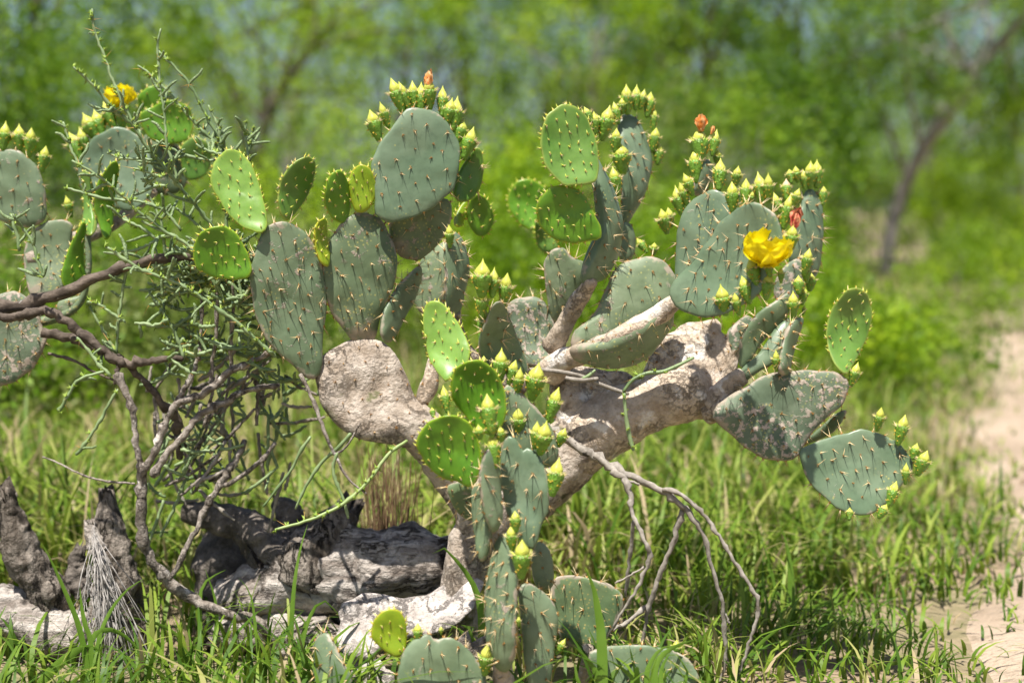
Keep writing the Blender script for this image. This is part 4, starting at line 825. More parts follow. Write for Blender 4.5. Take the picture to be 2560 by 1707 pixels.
F10 = pad(GP, 'I', [1488, 560, 1560, 533, 1640, 543, 1760, 568, 1840, 598, 1887, 640, 1892, 720, 1862, 810, 1802, 902, 1740, 955, 1640, 965, 1560, 932, 1508, 860, 1478, 750, 1468, 640], 2.80, 2, 2, 'speckled', base=(1690, 965), style='old')
F11 = pad(GP, 'I', [1700, 990, 1800, 960, 1950, 948, 2080, 958, 2180, 978, 2262, 1020, 2312, 1080, 2335, 1176, 2290, 1290, 2000, 1350, 1800, 1260, 1715, 1110], 2.70, 0, 16, 'grey', base=(1705, 1010))
tube(GP.root, GP.base, 'woody_stem', 'I', [1660, 1330, 1675, 1200, 1685, 1080, 1690, 960], [2.80, 2.76], [24, 21, 18, 14], 'woody', 10, 10, .1)
buds(F11, 'I', [2210, 1022, 2216, 918], dd=-.01)

# ---- plant at the side, behind the pencil cactus
gb = at('X', -260, 1500, 3.2); gb[2] = 0
PP_ = Plant('prickly_pear', gb, 'prickly pear behind the pencil cactus with a scabby lower pad and a yellow flower')
rt, b0 = PP_.root, PP_.base
tube(rt, b0, 'trunk', 'X', [-260, 1640, -245, 1450, -200, 1250, -140, 1060, -60, 930], [3.22, 3.12], [70, 62, 58, 52, 40], 'woodygrey', 18, 12, .1)
P7 = pad(PP_, 'P', [-100, 800, 20, 718, 130, 698, 250, 738, 370, 850, 402, 960, 442, 1080, 472, 1150, 442, 1262, 390, 1362, 320, 1462, 220, 1542, 100, 1602, -100, 1622, -250, 1400, -220, 1000], 3.08, 6, 4, 'scabby', base=(-150, 1560), T=.035)
P6 = pad(PP_, 'P', [278, 650, 248, 500, 238, 400, 258, 250, 310, 148, 400, 58, 500, 18, 620, 8, 702, 30, 722, 100, 692, 300, 692, 500, 642, 640, 560, 740, 400, 790, 310, 740], 3.16, 8, 10, 'old', base=(390, 800))
P1 = pad(PP_, 'O', [-150, 900, -80, 760, 0, 698, 90, 678, 180, 693, 250, 738, 320, 798, 372, 860, 412, 950, 442, 1060, 458, 1180, 458, 1322, 422, 1392, 330, 1443, 200, 1434, 60, 1394, -50, 1344, -140, 1200], 3.16, 4, 2, 'grey', base=(340, 1445), style='clean')
P8 = pad(PP_, 'P', [620, 945, 556, 850, 600, 778, 700, 758, 805, 738, 815, 800, 762, 872, 690, 935], 3.12, 10, 0, 'old', base=(620, 945))
tube(rt, b0, 'stem', 'P', [300, 1000, 450, 990, 620, 930, 740, 860, 820, 740, 850, 600, 870, 400, 860, 200, 850, 60], [3.12, 3.1], [14, 12, 11, 10, 9, 8, 8, 8, 8], 'old', 26, 8, .08)
P5 = pad(PP_, 'P', [612, 645, 588, 540, 620, 420, 690, 230, 760, 60, 800, -4, 832, 60, 818, 250, 822, 420, 834, 560, 770, 640, 690, 690], 3.06, 34, -10, 'young', base=(680, 700))
P4 = pad(PP_, 'O', [918, 1200, 930, 1050, 1000, 900, 1080, 778, 1132, 800, 1148, 900, 1132, 1100, 1112, 1300, 1082, 1450, 1022, 1545, 975, 1500, 945, 1350, 918, 1280], 3.08, 30, -10, 'young', base=(1010, 1550))
P4b = pad(PP_, 'O', [828, 1200, 850, 1000, 900, 918, 942, 940, 922, 1080, 905, 1200, 962, 1420, 995, 1555, 900, 1525, 828, 1450], 3.10, -30, 14, 'youngmid', base=(940, 1560))
P2 = pad(PP_, 'A', [528, 1120, 545, 1050, 590, 958, 650, 898, 750, 843, 830, 848, 920, 898, 982, 1000, 1012, 1100, 1022, 1200, 992, 1300, 900, 1374, 800, 1376, 700, 1352, 600, 1302, 543, 1220], 3.30, 0, 8, 'clean', base=(700, 1360))
P3 = pad(PP_, 'A', [898, 650, 940, 588, 1020, 556, 1092, 588, 1112, 680, 1082, 762, 1000, 800, 930, 780], 3.44, 10, -6, 'young', base=(980, 800))
P3b = pad(PP_, 'A', [918, 760, 1000, 698, 1100, 658, 1200, 678, 1252, 720, 1262, 850, 1222, 922, 1100, 940, 980, 905], 3.42, 5, -2, 'young', base=(980, 910))
P3c = pad(PP_, 'A', [1178, 1000, 1220, 918, 1300, 898, 1372, 950, 1382, 1040, 1352, 1132, 1280, 1174, 1208, 1152], 3.40, 5, -4, 'youngmid', base=(1210, 1150))
P3d = pad(PP_, 'A', [930, 900, 1100, 920, 1220, 1000, 1240, 1140, 1160, 1260, 1000, 1240], 3.46, 0, 0, 'grey', base=(1000, 1250))
tube(rt, b0, 'stem', 'A', [1000, 1250, 850, 1380, 700, 1480, 500, 1560, 330, 1580, 200, 1700], [3.46, 3.3, 3.16], [14, 16, 18, 18, 20, 22], 'woodygrey', 22, 10, .08)
buds(P1, 'A', [20, 985, 38, 798, 130, 980, 125, 813, 190, 1025, 206, 843, 275, 1123, 301, 953, -50, 1010, -60, 820])
buds(P2, 'A', [535, 1055, 459, 888, 572, 1005, 519, 838, 642, 920, 542, 743, 672, 895, 611, 710, 750, 845, 680, 678, 800, 845, 790, 690])
buds(P6, 'A', [466, 1420, 429, 1278, 336, 1538, 321, 1428])
flower(P2, 'A', 790, 700, 785, 590, .062, tilt=.25)

# ================================================================== PENCIL CACTUS, DEAD WOOD, GRASS TUFTS
gb = at('K', 1700, 1300, 3.05); gb[2] = 0
PC = Plant('pencil_cactus', gb, 'tangled pencil cactus of thin grey-green stems with amber spines and pale woody lower branches')
rt, b0 = PC.root, PC.base
sg = np.random.default_rng(77)
# branchlet prototypes: thin curved joints of unit length along +Z
BR = []
for i in range(6):
    c_ = sg.uniform(-.35, .35); pth = crom([(0, 0, -.03), (c_ * .3, 0, .35), (c_ * .9, .05, .7), (c_ * 1.6, 0, 1.0)], 8)
    v, f = tube_geo(pth, np.array([.055, .06, .062, .062, .06, .058, .054, .035]) * 1.0, 7, .06, 1, i); me = mesh('branchlet', v, f); me.materials.append(M['pencil']); BR.append(me)
def shoots(o, pr, r0, n, woody=False, base=b0):
    """leafy buds and amber spines along a stem, one mesh each"""
    if n <= 0: return
    idx = r0.integers(0, len(pr), n); T = np.gradient(pr[:, :3], axis=0)
    side = r0.normal(0, 1, (n, 3)); P = pr[idx, :3] - base; tdir = T[idx] / (np.linalg.norm(T[idx], axis=1)[:, None] + 1e-9)
    side -= tdir * np.sum(side * tdir, 1)[:, None]; side /= np.linalg.norm(side, axis=1)[:, None]
    P = P + side * pr[idx, 3:4]
    rep = np.repeat(np.arange(n), 6)
    D = side[rep] * .9 + np.array([0, 0, .5]) + r0.normal(0, .55, (n * 6, 3))
    b_ = link('shoots', spike_mesh('shoots', [(0, spikes(P[rep] + r0.normal(0, .0012, (n * 6, 3)), D, r0.uniform(.005, .013, n * 6), np.full(n * 6, .0019), r0))], [M['pencilshoot']]), o); b_['kind'] = 'stuff'
    m_ = max(2, n // 2); i2 = r0.integers(0, len(pr), m_); D = r0.normal(0, 1, (m_, 3)) + np.array([0, -.2, -.2])
    s_ = link('spines', spike_mesh('spines', [(0, spikes(pr[i2, :3] - base, D, r0.uniform(.015, .036, m_), np.full(m_, .0009), r0))], [M['spinedark']]), o); s_['kind'] = 'stuff'
def branchlets(o, pr, r0, n, l0, l1, up=.35, base=b0, lo=.12):
    T = np.gradient(pr[:, :3], axis=0)
    for i in range(n):
        j = int(r0.uniform(lo, .98) * len(pr)); t = unit(T[j]); s = r0.normal(0, 1, 3); s[1] *= .6; s = unit(s - t * (s @ t))
        d = unit(s * .9 - t * r0.uniform(-.1, .7) + np.array([0, 0, up])); L = r0.uniform(l0, l1); w = .0035 / .06 * r0.uniform(.75, 1.15)
        c_ = link('branchlet', BR[r0.integers(0, 6)], o)
        c_.matrix_basis = Matrix.Translation(Vector(pr[j, :3] - base)) @ (Vector(d).to_track_quat('Z', 'Y').to_matrix().to_4x4() @ Matrix.Rotation(r0.uniform(0, 6.28), 4, 'Z') @ Matrix.Diagonal((w, w, L, 1)))
def stem(crop, flat, d, rad, nb=4, nsh=10, l0=.02, l1=.06, mat='pencil', up=.35):
    o, pr = tube(rt, b0, 'stem', crop, flat, d, np.atleast_1d(rad) * .84, mat, sides=8, rough=.09, kink=.22)
    branchlets(o, pr, sg, nb, l0, l1, up); shoots(o, pr, sg, nsh)
    return pr
stem('A', [600, 60, 610, 170, 650, 290, 690, 390, 720, 490, 770, 600, 810, 700, 860, 780, 885, 840], 2.80, [3.5, 5], 3, 26)
stem('A', [480, 440, 560, 510, 640, 590, 720, 690, 800, 760, 870, 830, 930, 920, 990, 1000, 1060, 1080, 1130, 1160, 1200, 1250, 1270, 1330, 1340, 1420, 1410, 1500, 1490, 1600, 1540, 1760, 1520, 2000], [2.80, 2.90, 3.0], [4, 6, 7], 34, 34, .03, .065)
stem('A', [1050, 190, 1030, 300, 1035, 400, 1040, 500, 1050, 600, 1070, 720, 1080, 850, 1090, 960, 1130, 1060, 1160, 1180], 2.94, [3.5, 5], 8, 20)
stem('A', [900, 430, 960, 470, 1010, 520, 1060, 560, 1120, 630, 1180, 700, 1250, 780, 1330, 860, 1400, 930, 1470, 1020], 3.0, [3.8, 5.5], 6, 22)
stem('A', [1030, 330, 1100, 400, 1170, 470, 1230, 540, 1280, 620, 1330, 720, 1370, 800, 1420, 880, 1440, 960, 1480, 1040, 1500, 1200, 1480, 1450, 1500, 1700], [3.0, 3.02], [4, 6.5], 8, 34)
stem('A', [470, 1050, 560, 1100, 640, 1150, 720, 1210, 780, 1260, 840, 1310, 900, 1380, 980, 1440, 1060, 1500, 1200, 1580, 1330, 1700, 1420, 1900], [2.80, 2.9], [4, 6], 16, 30, .025, .055)
for a_, f_ in (('A', [700, 1000, 780, 1030, 880, 1040, 990, 1045]), ('A', [870, 1100, 950, 1120, 1060, 1160]), ('A', [930, 1180, 1000, 1210, 1080, 1215]), ('A', [1020, 920, 1100, 960, 1200, 1010, 1300, 1040, 1410, 1050]),
               ('A', [1610, 800, 1600, 900, 1620, 1000, 1590, 1100]), ('A', [1660, 840, 1640, 920, 1620, 1000]), ('A', [1280, 940, 1340, 980, 1410, 1000, 1480, 1010]), ('A', [420, 1230, 480, 1240, 560, 1265, 700, 1300, 820, 1310]), ('A', [410, 800, 440, 880, 470, 980, 520, 1080]),
               ('A', [1360, 690, 1400, 770, 1430, 850, 1440, 960]), ('A', [750, 1300, 850, 1310, 980, 1330, 1100, 1400, 1180, 1500]), ('A', [960, 1270, 1010, 1350, 1050, 1440, 1060, 1500]), ('A', [740, 1380, 820, 1440, 930, 1490, 1020, 1560]), ('A', [1150, 1360, 1230, 1420, 1310, 1490, 1380, 1560])):
    stem(a_, f_, (2.84 if max(f_) < 1250 and f_[0] < 1000 else 2.98) + sg.uniform(-.04, .08), [3.6, 5], 3, 7)
stem('J', [590, 260, 680, 320, 760, 370, 840, 410, 930, 440, 1020, 480, 1120, 540, 1220, 610, 1310, 670, 1400, 750, 1480, 820, 1540, 880], [2.78, 2.86], [5, 6.5], 8, 26)
for f_, nb in (([680, 290, 760, 280, 830, 250, 890, 210, 960, 200], 2), ([870, 560, 920, 640, 970, 720, 1000, 800, 1030, 880], 2), ([490, 570, 560, 590, 620, 630, 665, 660], 1), ([655, 860, 660, 700, 680, 560, 690, 480, 710, 360, 700, 250], 9), ([500, 590, 560, 700, 610, 790, 650, 850], 2),
               ([1130, 770, 1220, 800, 1320, 830, 1430, 850], 2), ([1070, 750, 1150, 790, 1230, 830], 1), ([1090, 450, 1180, 480, 1290, 500, 1400, 520], 2), ([660, 1060, 600, 1160, 560, 1240, 500, 1330, 430, 1420], 1), ([580, 960, 450, 1000, 400, 1060, 330, 1180], 1), ([430, 770, 500, 850, 560, 930, 620, 980], 2),
               ([120, 150, 180, 230, 210, 330, 240, 430], 5), ([60, 80, 90, 180, 110, 280], 5)):
    stem('J', f_, 2.88 + sg.uniform(-.05, .1), [4, 6], nb, 6)
# the dense curtain of short stems in the middle of the plant
for i in range(125):
    x = sg.uniform(900, 1500); y = sg.uniform(430, 980) if i < 42 else sg.uniform(250, 520); L = sg.uniform(110, 260); a = sg.normal(.18, .35); dr = 1 if sg.random() < .6 else -1; d = 2.90 + sg.uniform(0, .22)
    stem('J', [x, y, x + dr * L * .4, y + L * (.10 + .4 * a), x + dr * L * .75, y + L * .8 * a, x + dr * L, y + L * (a - .08)], d, [6, 6, 5.5, 4.5], 2, 3, .02, .06)
for i in range(92):   # lower, darker tangle
    x = sg.uniform(820, 1600); y = 930 + 760 * sg.random(); L = sg.uniform(120, 360); a = sg.normal(-.8, .4) if i % 5 < 3 else sg.normal(1.25, .5); d = 3.0 + sg.uniform(0, .25)
    stem('J', [x, y, x + L * .4 * math.cos(a), y + L * .4 * math.sin(a) + 12, x + L * math.cos(a), y + L * math.sin(a)], d, [5, 5.5, 4], 2 if i % 2 else 0, 0, .02, .06, mat=('pencil', 'pencilwood', 'twig')[i % 3])
# woody branches
def wood(crop, flat, d, rad, mat='pencilwood', rough=.12): return tube(rt, b0, 'woody_branch', crop, flat, d, np.atleast_1d(rad) * .86, mat, sides=10, rough=rough, kink=.20 if mat == 'pencilwood' else .1)
wood('K', [1760, 1330, 1700, 1180, 1500, 1120, 1250, 1020, 1100, 900, 980, 760, 930, 620, 920, 400, 930, 200, 935, 140], [3.05, 2.96, 2.92], [12, 14, 16, 18, 17, 16, 15, 16, 18, 15])
wood('J', [790, 1520, 760, 1350, 740, 1180, 700, 1070, 660, 980], 2.92, [12, 9, 10, 11, 12])
wood('J', [815, 1510, 880, 1370, 930, 1230, 990, 1140, 1080, 1110, 1180, 1060, 1290, 960, 1400, 910, 1520, 850], [2.92, 2.94], [13, 11, 11, 12, 12, 13, 11, 9, 8])
wood('J', [990, 1140, 1030, 1060, 1090, 950, 1105, 880], 2.93, [10, 9, 8, 6])
wood('J', [850, 1545, 930, 1420, 1020, 1330, 1090, 1230, 1160, 1180, 1280, 1120, 1400, 1060, 1560, 1040], [2.92, 2.98], [12, 12, 11, 11, 12, 11, 9, 7])
wood('J', [1300, 960, 1290, 850, 1300, 700, 1310, 560, 1300, 480], [2.95, 2.9], [7, 6, 6, 5, 4])
wood('J', [1185, 1055, 1190, 900, 1210, 750, 1215, 550, 1200, 480], [2.95, 2.93], [7, 6, 6, 5, 4])
wood('J', [1115, 900, 1125, 750, 1130, 600, 1120, 500], [2.96, 2.95], [6, 5, 5, 4])
wood('K', [1600, -20, 1560, 80, 1430, 280, 1380, 370, 1320, 470, 1290, 560, 1230, 650, 1180, 770, 1110, 890], [3.02, 2.94], [7, 9, 11, 10, 9, 9, 9, 9, 8])
wood('K', [1430, 280, 1530, 250, 1700, 120, 1800, 0], [3.0, 3.0], [9, 8, 7, 5])
wood('K', [880, 265, 750, 255, 620, 235, 500, 190, 380, 130, 280, 90], [2.93, 3.0], [3.5, 3.5, 3, 2.5])
wood('K', [1720, 415, 1800, 310, 1900, 180, 1960, 60, 2030, -40], [2.9, 2.9], [3, 4, 5, 5], 'pencil')
wood('K', [1930, 430, 2000, 280, 2100, 130, 2200, 40, 2290, -60], [2.9, 2.88], [3, 5, 6, 6], 'pencil')
o_, pr_ = wood('Z', [632, 1216, 690, 1200, 745, 1180, 800, 1148, 850, 1100, 890, 1045, 935, 1012], [2.76, 2.86], [4, 5, 5.5, 5.5, 5.5, 5], 'pencilpale', .05); shoots(o_, pr_, sg, 22)
wood('Z', [690, 860, 715, 910, 740, 975, 770, 1045, 800, 1100, 842, 1133], [2.88, 2.82], [7, 6, 6, 5, 4, 3])
wood('Z', [770, 1045, 800, 1020, 828, 970], [2.84, 2.82], [4, 3.5, 2.5]); wood('Z', [800, 1190, 790, 1150, 770, 1100, 765, 1070, 775, 1040], [2.82, 2.82], [4, 5, 5, 4], 'pencil')

# ---- dead branch crossing from the side
gb = at('J', -700, 1500, 3.0); gb[2] = 0
DB = Plant('dead_branch', gb, 'dark weathered dead branch reaching across behind the bright young pad', 'branch')
rt2, b2_ = DB.root, DB.base
gy_ = (CAM_H - 0) 
def dbr(flat, d, rad, name='side_branch'): return tube(rt2, b2_, name, 'J', flat, d, rad, 'deadbranch', sides=14, rough=.06, gnarl=.25, kink=.22)
dbr([-760, 2640, -740, 2000, -640, 1200, -450, 800, -250, 690, 0, 610, 150, 580, 300, 530, 450, 470, 550, 440, 680, 390, 800, 340, 950, 325, 1100, 325], [3.0, 2.98, 2.96, 2.92], [40, 36, 30, 24, 20, 18, 17, 16, 16, 15, 15, 16, 14, 12], 'main_branch')
dbr([-60, 640, 60, 655, 140, 648, 240, 622, 330, 650, 420, 720, 520, 790, 620, 880, 690, 925], [2.95, 2.93], [13, 12, 12, 12, 12, 12, 12, 12, 12])
dbr([670, 915, 800, 912, 900, 890, 1020, 890], 2.94, [14, 11, 9, 8]); dbr([665, 920, 655, 970, 640, 1030], 2.93, [7, 5, 3])
dbr([720, 925, 830, 1040, 920, 1150, 970, 1190, 1000, 1280, 1010, 1450], [2.95, 3.05], [8, 9, 10, 12, 13, 8]); dbr([240, 740, 400, 770, 550, 830, 680, 900], [3.05, 3.0], [14, 13, 12, 9])
dbr([270, 860, 420, 900, 520, 960, 640, 1010], [3.05, 3.02], [4, 4, 3.5, 3])

# ---- fallen logs
gb = at('K', 450, 1450, 3.12); gb[2] = 0
LG = Plant('dead_log', gb, 'weathered grey dead log with two broken upright stubs lying in the grass', 'log')
rt3, b3 = LG.root, LG.base
def lg(flat, d, rad, name, mat='log', sides=16, crop='K', rough=.14, n=None): return tube(rt3, b3, name, crop, flat, d, rad, mat, n=(n or len(flat) * 3) * 2, sides=sides * 2, rough=.03, gnarl=.42, jag=.55)
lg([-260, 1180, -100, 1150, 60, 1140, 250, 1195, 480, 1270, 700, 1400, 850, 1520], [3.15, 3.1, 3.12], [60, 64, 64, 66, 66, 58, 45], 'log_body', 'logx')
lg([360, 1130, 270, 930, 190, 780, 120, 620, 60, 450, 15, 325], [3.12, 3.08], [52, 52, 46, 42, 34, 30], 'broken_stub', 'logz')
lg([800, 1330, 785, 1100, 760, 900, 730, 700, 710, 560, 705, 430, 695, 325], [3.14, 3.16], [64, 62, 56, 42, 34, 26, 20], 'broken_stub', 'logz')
lg([660, 700, 610, 590, 590, 520], [3.12, 3.12], [28, 20, 14], 'splinter'); lg([540, 1000, 490, 800, 520, 700], [3.16, 3.16], [26, 24, 14], 'splinter', 'logdark')
FG = empty('dry_grass_bundle', at('K', 700, 1440, 3.0) * np.array([1, 1, 0]), 'bundle of dry grey fibres draped over the log between its two stubs', 'dry grass')
g = Geo(); r0 = np.random.default_rng(9)
for i in range(130):
    q_ = r0.random() ** .8; y0 = 500 + 560 * q_; x0 = 600 + 85 * q_ + r0.normal(0, 12 + 34 * q_); y1 = y0 + r0.uniform(250, 620); x1 = x0 + (y1 - y0) * r0.normal(.14, .22); dm = 2.98 + r0.uniform(-.05, .05)
    W = crom([at('K', x0, y0, dm + .05), at('K', (x0 + x1) / 2 + r0.normal(0, 25), (y0 + y1) / 2, dm - .02), at('K', x1, y1, dm - .01)], 6)
    v, f = tube_geo(W, np.linspace(.0008, .0015, 6) * r0.uniform(.6, 1.5), 3, 0, 1, i, False); g.add(v, f)
o = link('fibres', g.build('fibres', [M['fibre']], True, np.array(FG.location)), FG); o['kind'] = 'stuff'

gb = at('I', 350, 720, 3.08); gb[2] = 0
CL = Plant('dead_stump', gb, 'gnarled grey dead cactus stump striped by shadows beside the woody trunk', 'stump')
rt3, b3 = CL.root, CL.base
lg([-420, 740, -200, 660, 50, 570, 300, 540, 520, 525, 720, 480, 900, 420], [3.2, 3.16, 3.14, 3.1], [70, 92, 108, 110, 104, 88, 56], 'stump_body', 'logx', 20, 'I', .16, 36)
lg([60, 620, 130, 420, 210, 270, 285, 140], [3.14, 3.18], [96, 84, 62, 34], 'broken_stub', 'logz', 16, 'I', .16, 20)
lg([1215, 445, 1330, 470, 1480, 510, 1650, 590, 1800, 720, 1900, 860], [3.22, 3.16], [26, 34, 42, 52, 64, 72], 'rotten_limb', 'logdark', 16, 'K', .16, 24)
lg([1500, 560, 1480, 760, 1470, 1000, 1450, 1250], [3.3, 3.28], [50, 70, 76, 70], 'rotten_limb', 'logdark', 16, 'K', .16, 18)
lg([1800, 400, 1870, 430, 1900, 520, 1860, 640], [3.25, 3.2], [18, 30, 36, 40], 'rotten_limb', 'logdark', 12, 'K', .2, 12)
lg([300, 950, 150, 960, 0, 900, -250, 870, -500, 900], [3.06, 3.14], [48, 60, 60, 50, 40], 'root', 'logx', 14, 'I', .16, 20)
DPl = Plant('dead_pad', at('I', 650, 950, 2.95) * np.array([1, 1, 0]), 'pale bleached dead cactus pad lying flat beside the low prickly pear', 'dead pad')
pad(DPl, 'I', [220, 900, 290, 740, 420, 690, 620, 690, 800, 640, 985, 560, 1050, 640, 1030, 780, 935, 860, 790, 900, 620, 930, 480, 1010, 370, 1080, 240, 1030], 2.86, 6, 46, 'deadpad', base=(300, 1040), T=.035, style='bare', name='slab')
tube(DPl.root, DPl.base, 'dead_stalk', 'I', [330, 1640, 340, 1400, 345, 1200, 340, 1010], [2.94, 2.9], [40, 46, 50, 40], 'deadpad', sides=12, rough=.14)
DQ = Plant('dead_pad', at('I', 430, 1200, 2.75) * np.array([1, 1, 0]), 'small white sun-bleached chunk of dead pad between the two low prickly pears', 'dead pad')
pad(DQ, 'I', [295, 1140, 350, 1080, 430, 1038, 525, 1090, 556, 1180, 540, 1400, 500, 1560, 400, 1620, 310, 1560, 290, 1350], 2.76, 10, 18, 'deadpad', base=(430, 1620), T=.05, style='bare', name='slab')
DR = Plant('wood_chip', at('I', 1010, 950, 2.8) * np.array([1, 1, 0]), 'jagged blue-grey chip of dead wood standing behind the column of pads', 'wood chip')
pad(DR, 'I', [925, 960, 935, 870, 985, 880, 1010, 930, 1040, 910, 1085, 890, 1095, 1000, 1080, 1180, 1060, 1400, 1000, 1440, 950, 1300, 930, 1100], 2.76, 10, 10, 'log', base=(1000, 1440), T=.03, style='bare', name='slab')

M['drystalk'] = plain_mat('dry_brown_stalk', (0.12, 0.068, 0.036), (0.25, 0.16, 0.085), rough=.8)
wb = at('Z', 890, 1330, 3.3); wb[2] = 0
DW = empty('dry_weed', wb, 'upright clump of dry reddish-brown weed stalks behind the dead stump', 'dry weed'); g = Geo()
for i in range(110):
    x0 = 890 + r0.normal(0, 26); x1 = x0 + r0.normal(0, 30); dm = 3.3 + r0.uniform(-.1, .1); y1 = r0.uniform(1010, 1180)
    W = crom([at('Z', x0, 1400, dm), at('Z', (x0 + x1) / 2 + r0.normal(0, 7), (1400 + y1) / 2, dm), at('Z', x1, y1, dm)], 5)
    v, f = tube_geo(W, np.linspace(.002, .0008, 5), 3, 0, 1, i, False); g.add(v, f)
o = link('stalks', g.build('stalks', [M['drystalk']], True, wb), DW); o['kind'] = 'stuff'

# ---- dead twig hanging over the grass
gb = at('L', 700, 1380, 2.9); gb[2] = 0
TW = Plant('dead_twig', gb, 'forked grey dead twig arching down into the grass under the woody limb', 'twig')
rt4, b4 = TW.root, TW.base
def tw(flat, d, rad, name='twig'): return tube(rt4, b4, name, 'L', flat, d, rad, 'twig', sides=9, rough=.16, n=len(flat) * 2, kink=.28)
tw([-90, 60, 30, 140, 130, 210, 260, 280, 380, 340, 480, 400, 580, 450, 660, 510, 720, 570, 770, 640, 800, 720, 820, 800, 850, 900, 875, 1000, 880, 1100, 890, 1260, 860, 1400, 850, 1560], [2.84, 2.82, 2.8, 2.82, 2.86], [10, 11, 12, 12, 11, 9, 9, 9, 7, 6, 6, 5.5, 5, 5, 4.5, 3.5, 3], 'main_twig')
tw([580, 440, 650, 450, 720, 500, 800, 580, 860, 670, 910, 750, 960, 830, 1010, 910, 1045, 970, 1050, 1030, 1030, 1110, 1000, 1200, 970, 1300, 940, 1386, 920, 1500], [2.8, 2.76, 2.78], [6, 6, 6, 5.5, 5, 5, 5, 5, 5, 5, 4.5, 4, 3.5, 3])
tw([250, 270, 340, 340, 410, 400, 425, 500, 440, 580, 480, 660, 510, 720, 520, 760, 490, 850, 450, 930, 400, 1010, 340, 1110], [2.8, 2.74, 2.76], [8, 8, 8, 7, 6, 6, 6, 6, 5, 5, 4, 3]); tw([400, 395, 435, 400, 468, 415], 2.78, [5, 4, 3])
tw([440, 590, 425, 720, 410, 840, 400, 960], [2.8, 2.86], [5, 5, 5, 4]); tw([680, 535, 650, 640, 620, 730, 570, 850, 530, 960, 510, 1010, 500, 1100, 480, 1190], [2.82, 2.88], [9, 8, 7, 7, 7, 6, 5, 4])
tw([515, 1000, 440, 1060, 330, 1130], [2.87, 2.84], [5, 5, 3.5]); tw([872, 1030, 895, 1060, 910, 1095], 2.84, [4, 3.5, 3]); tw([960, 1318, 930, 1308, 900, 1304], 2.8, [3, 2.5, 2]); tw([490, 815, 420, 860, 350, 895], 2.78, [3, 2.5, 2])
gb = at('F', 500, 1200, 2.9); gb[2] = 0
SG = Plant('pencil_cactus_sprig', gb, 'broken pencil cactus sprig lodged across the pale woody trunk', 'sprig')
tube(SG.root, SG.base, 'twig', 'F', [60, 860, 150, 850, 300, 850, 500, 880, 650, 940, 760, 980, 840, 1005], [2.86, 2.87], [6, 6, 5.5, 5, 5, 5, 4], 'twig', sides=8)
o_, pr_ = tube(SG.root, SG.base, 'shoot', 'F', [805, 990, 870, 910, 960, 870, 1060, 860, 1160, 820, 1265, 768], 2.85, [4, 4.5, 5, 5, 4.5, 3.5], 'pencil', sides=8); shoots(o_, pr_, sg, 8, base=SG.base)
o_, pr_ = tube(SG.root, SG.base, 'shoot', 'F', [812, 1000, 818, 1100, 830, 1200, 850, 1300, 872, 1372], 2.85, [4, 4.5, 5.5, 6, 4], 'pencil', sides=8); shoots(o_, pr_, sg, 8, base=SG.base)
tube(SG.root, SG.base, 'shoot', 'F', [430, 900, 520, 915, 640, 905], 2.86, [5, 6, 4], 'twig', sides=8); tube(SG.root, SG.base, 'shoot', 'F', [540, 905, 580, 885, 622, 850], 2.86, [4, 5, 3], 'pencil', sides=8)

# ---- broad grass blades standing among the plants
M['blade'] = plain_mat('broad_grass_blade', (0.13, 0.25, 0.025), (0.19, 0.33, 0.045), rough=.4, scale=8, transl=.35, spec=.4)
M['bladedry'] = plain_mat('dry_grass_blade', (0.36, 0.33, 0.13), (0.46, 0.36, 0.20), rough=.6, scale=12, transl=.3)
def blade_obj(root, base, crop, flat, d, w, mat='blade'):
    pts = np.array(flat, float).reshape(-1, 2); d = np.interp(np.linspace(0, 1, len(pts)), np.linspace(0, 1, len(np.atleast_1d(d))), np.atleast_1d(d))
    W = crom([at(crop, x, y, dd) for (x, y), dd in zip(pts, d)], 14) - base; n = len(W); T = np.gradient(W, axis=0); V = []
    for i in range(n):
        t = i / (n - 1); ww = w * (.55 + .45 * min(1, t * 3)) * (1 - max(0, (t - .45) / .55) ** 1.6) * .5 * 2.9 / FPX + .0003
        s = unit(np.cross(T[i], np.array([.25, 1, .25]))); nn = unit(np.cross(s, T[i]))
        V += [W[i] - s * ww, W[i] - nn * ww * .28, W[i] + s * ww]
    F = []
    for i in range(n - 1):
        a = i * 3; F += [(a, a + 1, a + 4, a + 3), (a + 1, a + 2, a + 5, a + 4)]
    return link('blade', mesh('blade', V, F), root, M[mat])
def tuft(crop, lst, d, label, group=None):
    fx, fy = lst[0][0][:2]; b_ = at(crop, fx, fy, d); b_[2] = 0
    root = empty('grass_tuft', b_, label, 'grass', group)
    for it in lst: blade_obj(root, b_, crop, it[0], it[2] if len(it) > 2 else d, it[1], it[3] if len(it) > 3 else 'blade')
    return root
tuft('S', [([650, 1900, 645, 1500, 640, 1100, 625, 960, 590, 850, 530, 740, 450, 640, 380, 560, 310, 518, 255, 575], 21), ([640, 1900, 600, 1500, 520, 1250, 430, 1140, 380, 1210], 16), ([650, 1900, 620, 1500, 540, 1160, 480, 1140, 620, 1160], 14)], 2.78, 'arching broad grass blade between the dead stump and the column of pads')
tuft('I', [([1790, 1500, 1780, 1176, 1772, 900, 1752, 750, 1722, 600, 1668, 488], 27), ([1790, 1500, 1760, 1176, 1700, 1050, 1600, 948], 20), ([1790, 1500, 1960, 1200, 1880, 1080, 1795, 1035], 16), ([1790, 1500, 1640, 1176, 1620, 1080, 1600, 1030], 14)], 2.62, 'tall upright grass blade standing before the speckled low prickly pear')
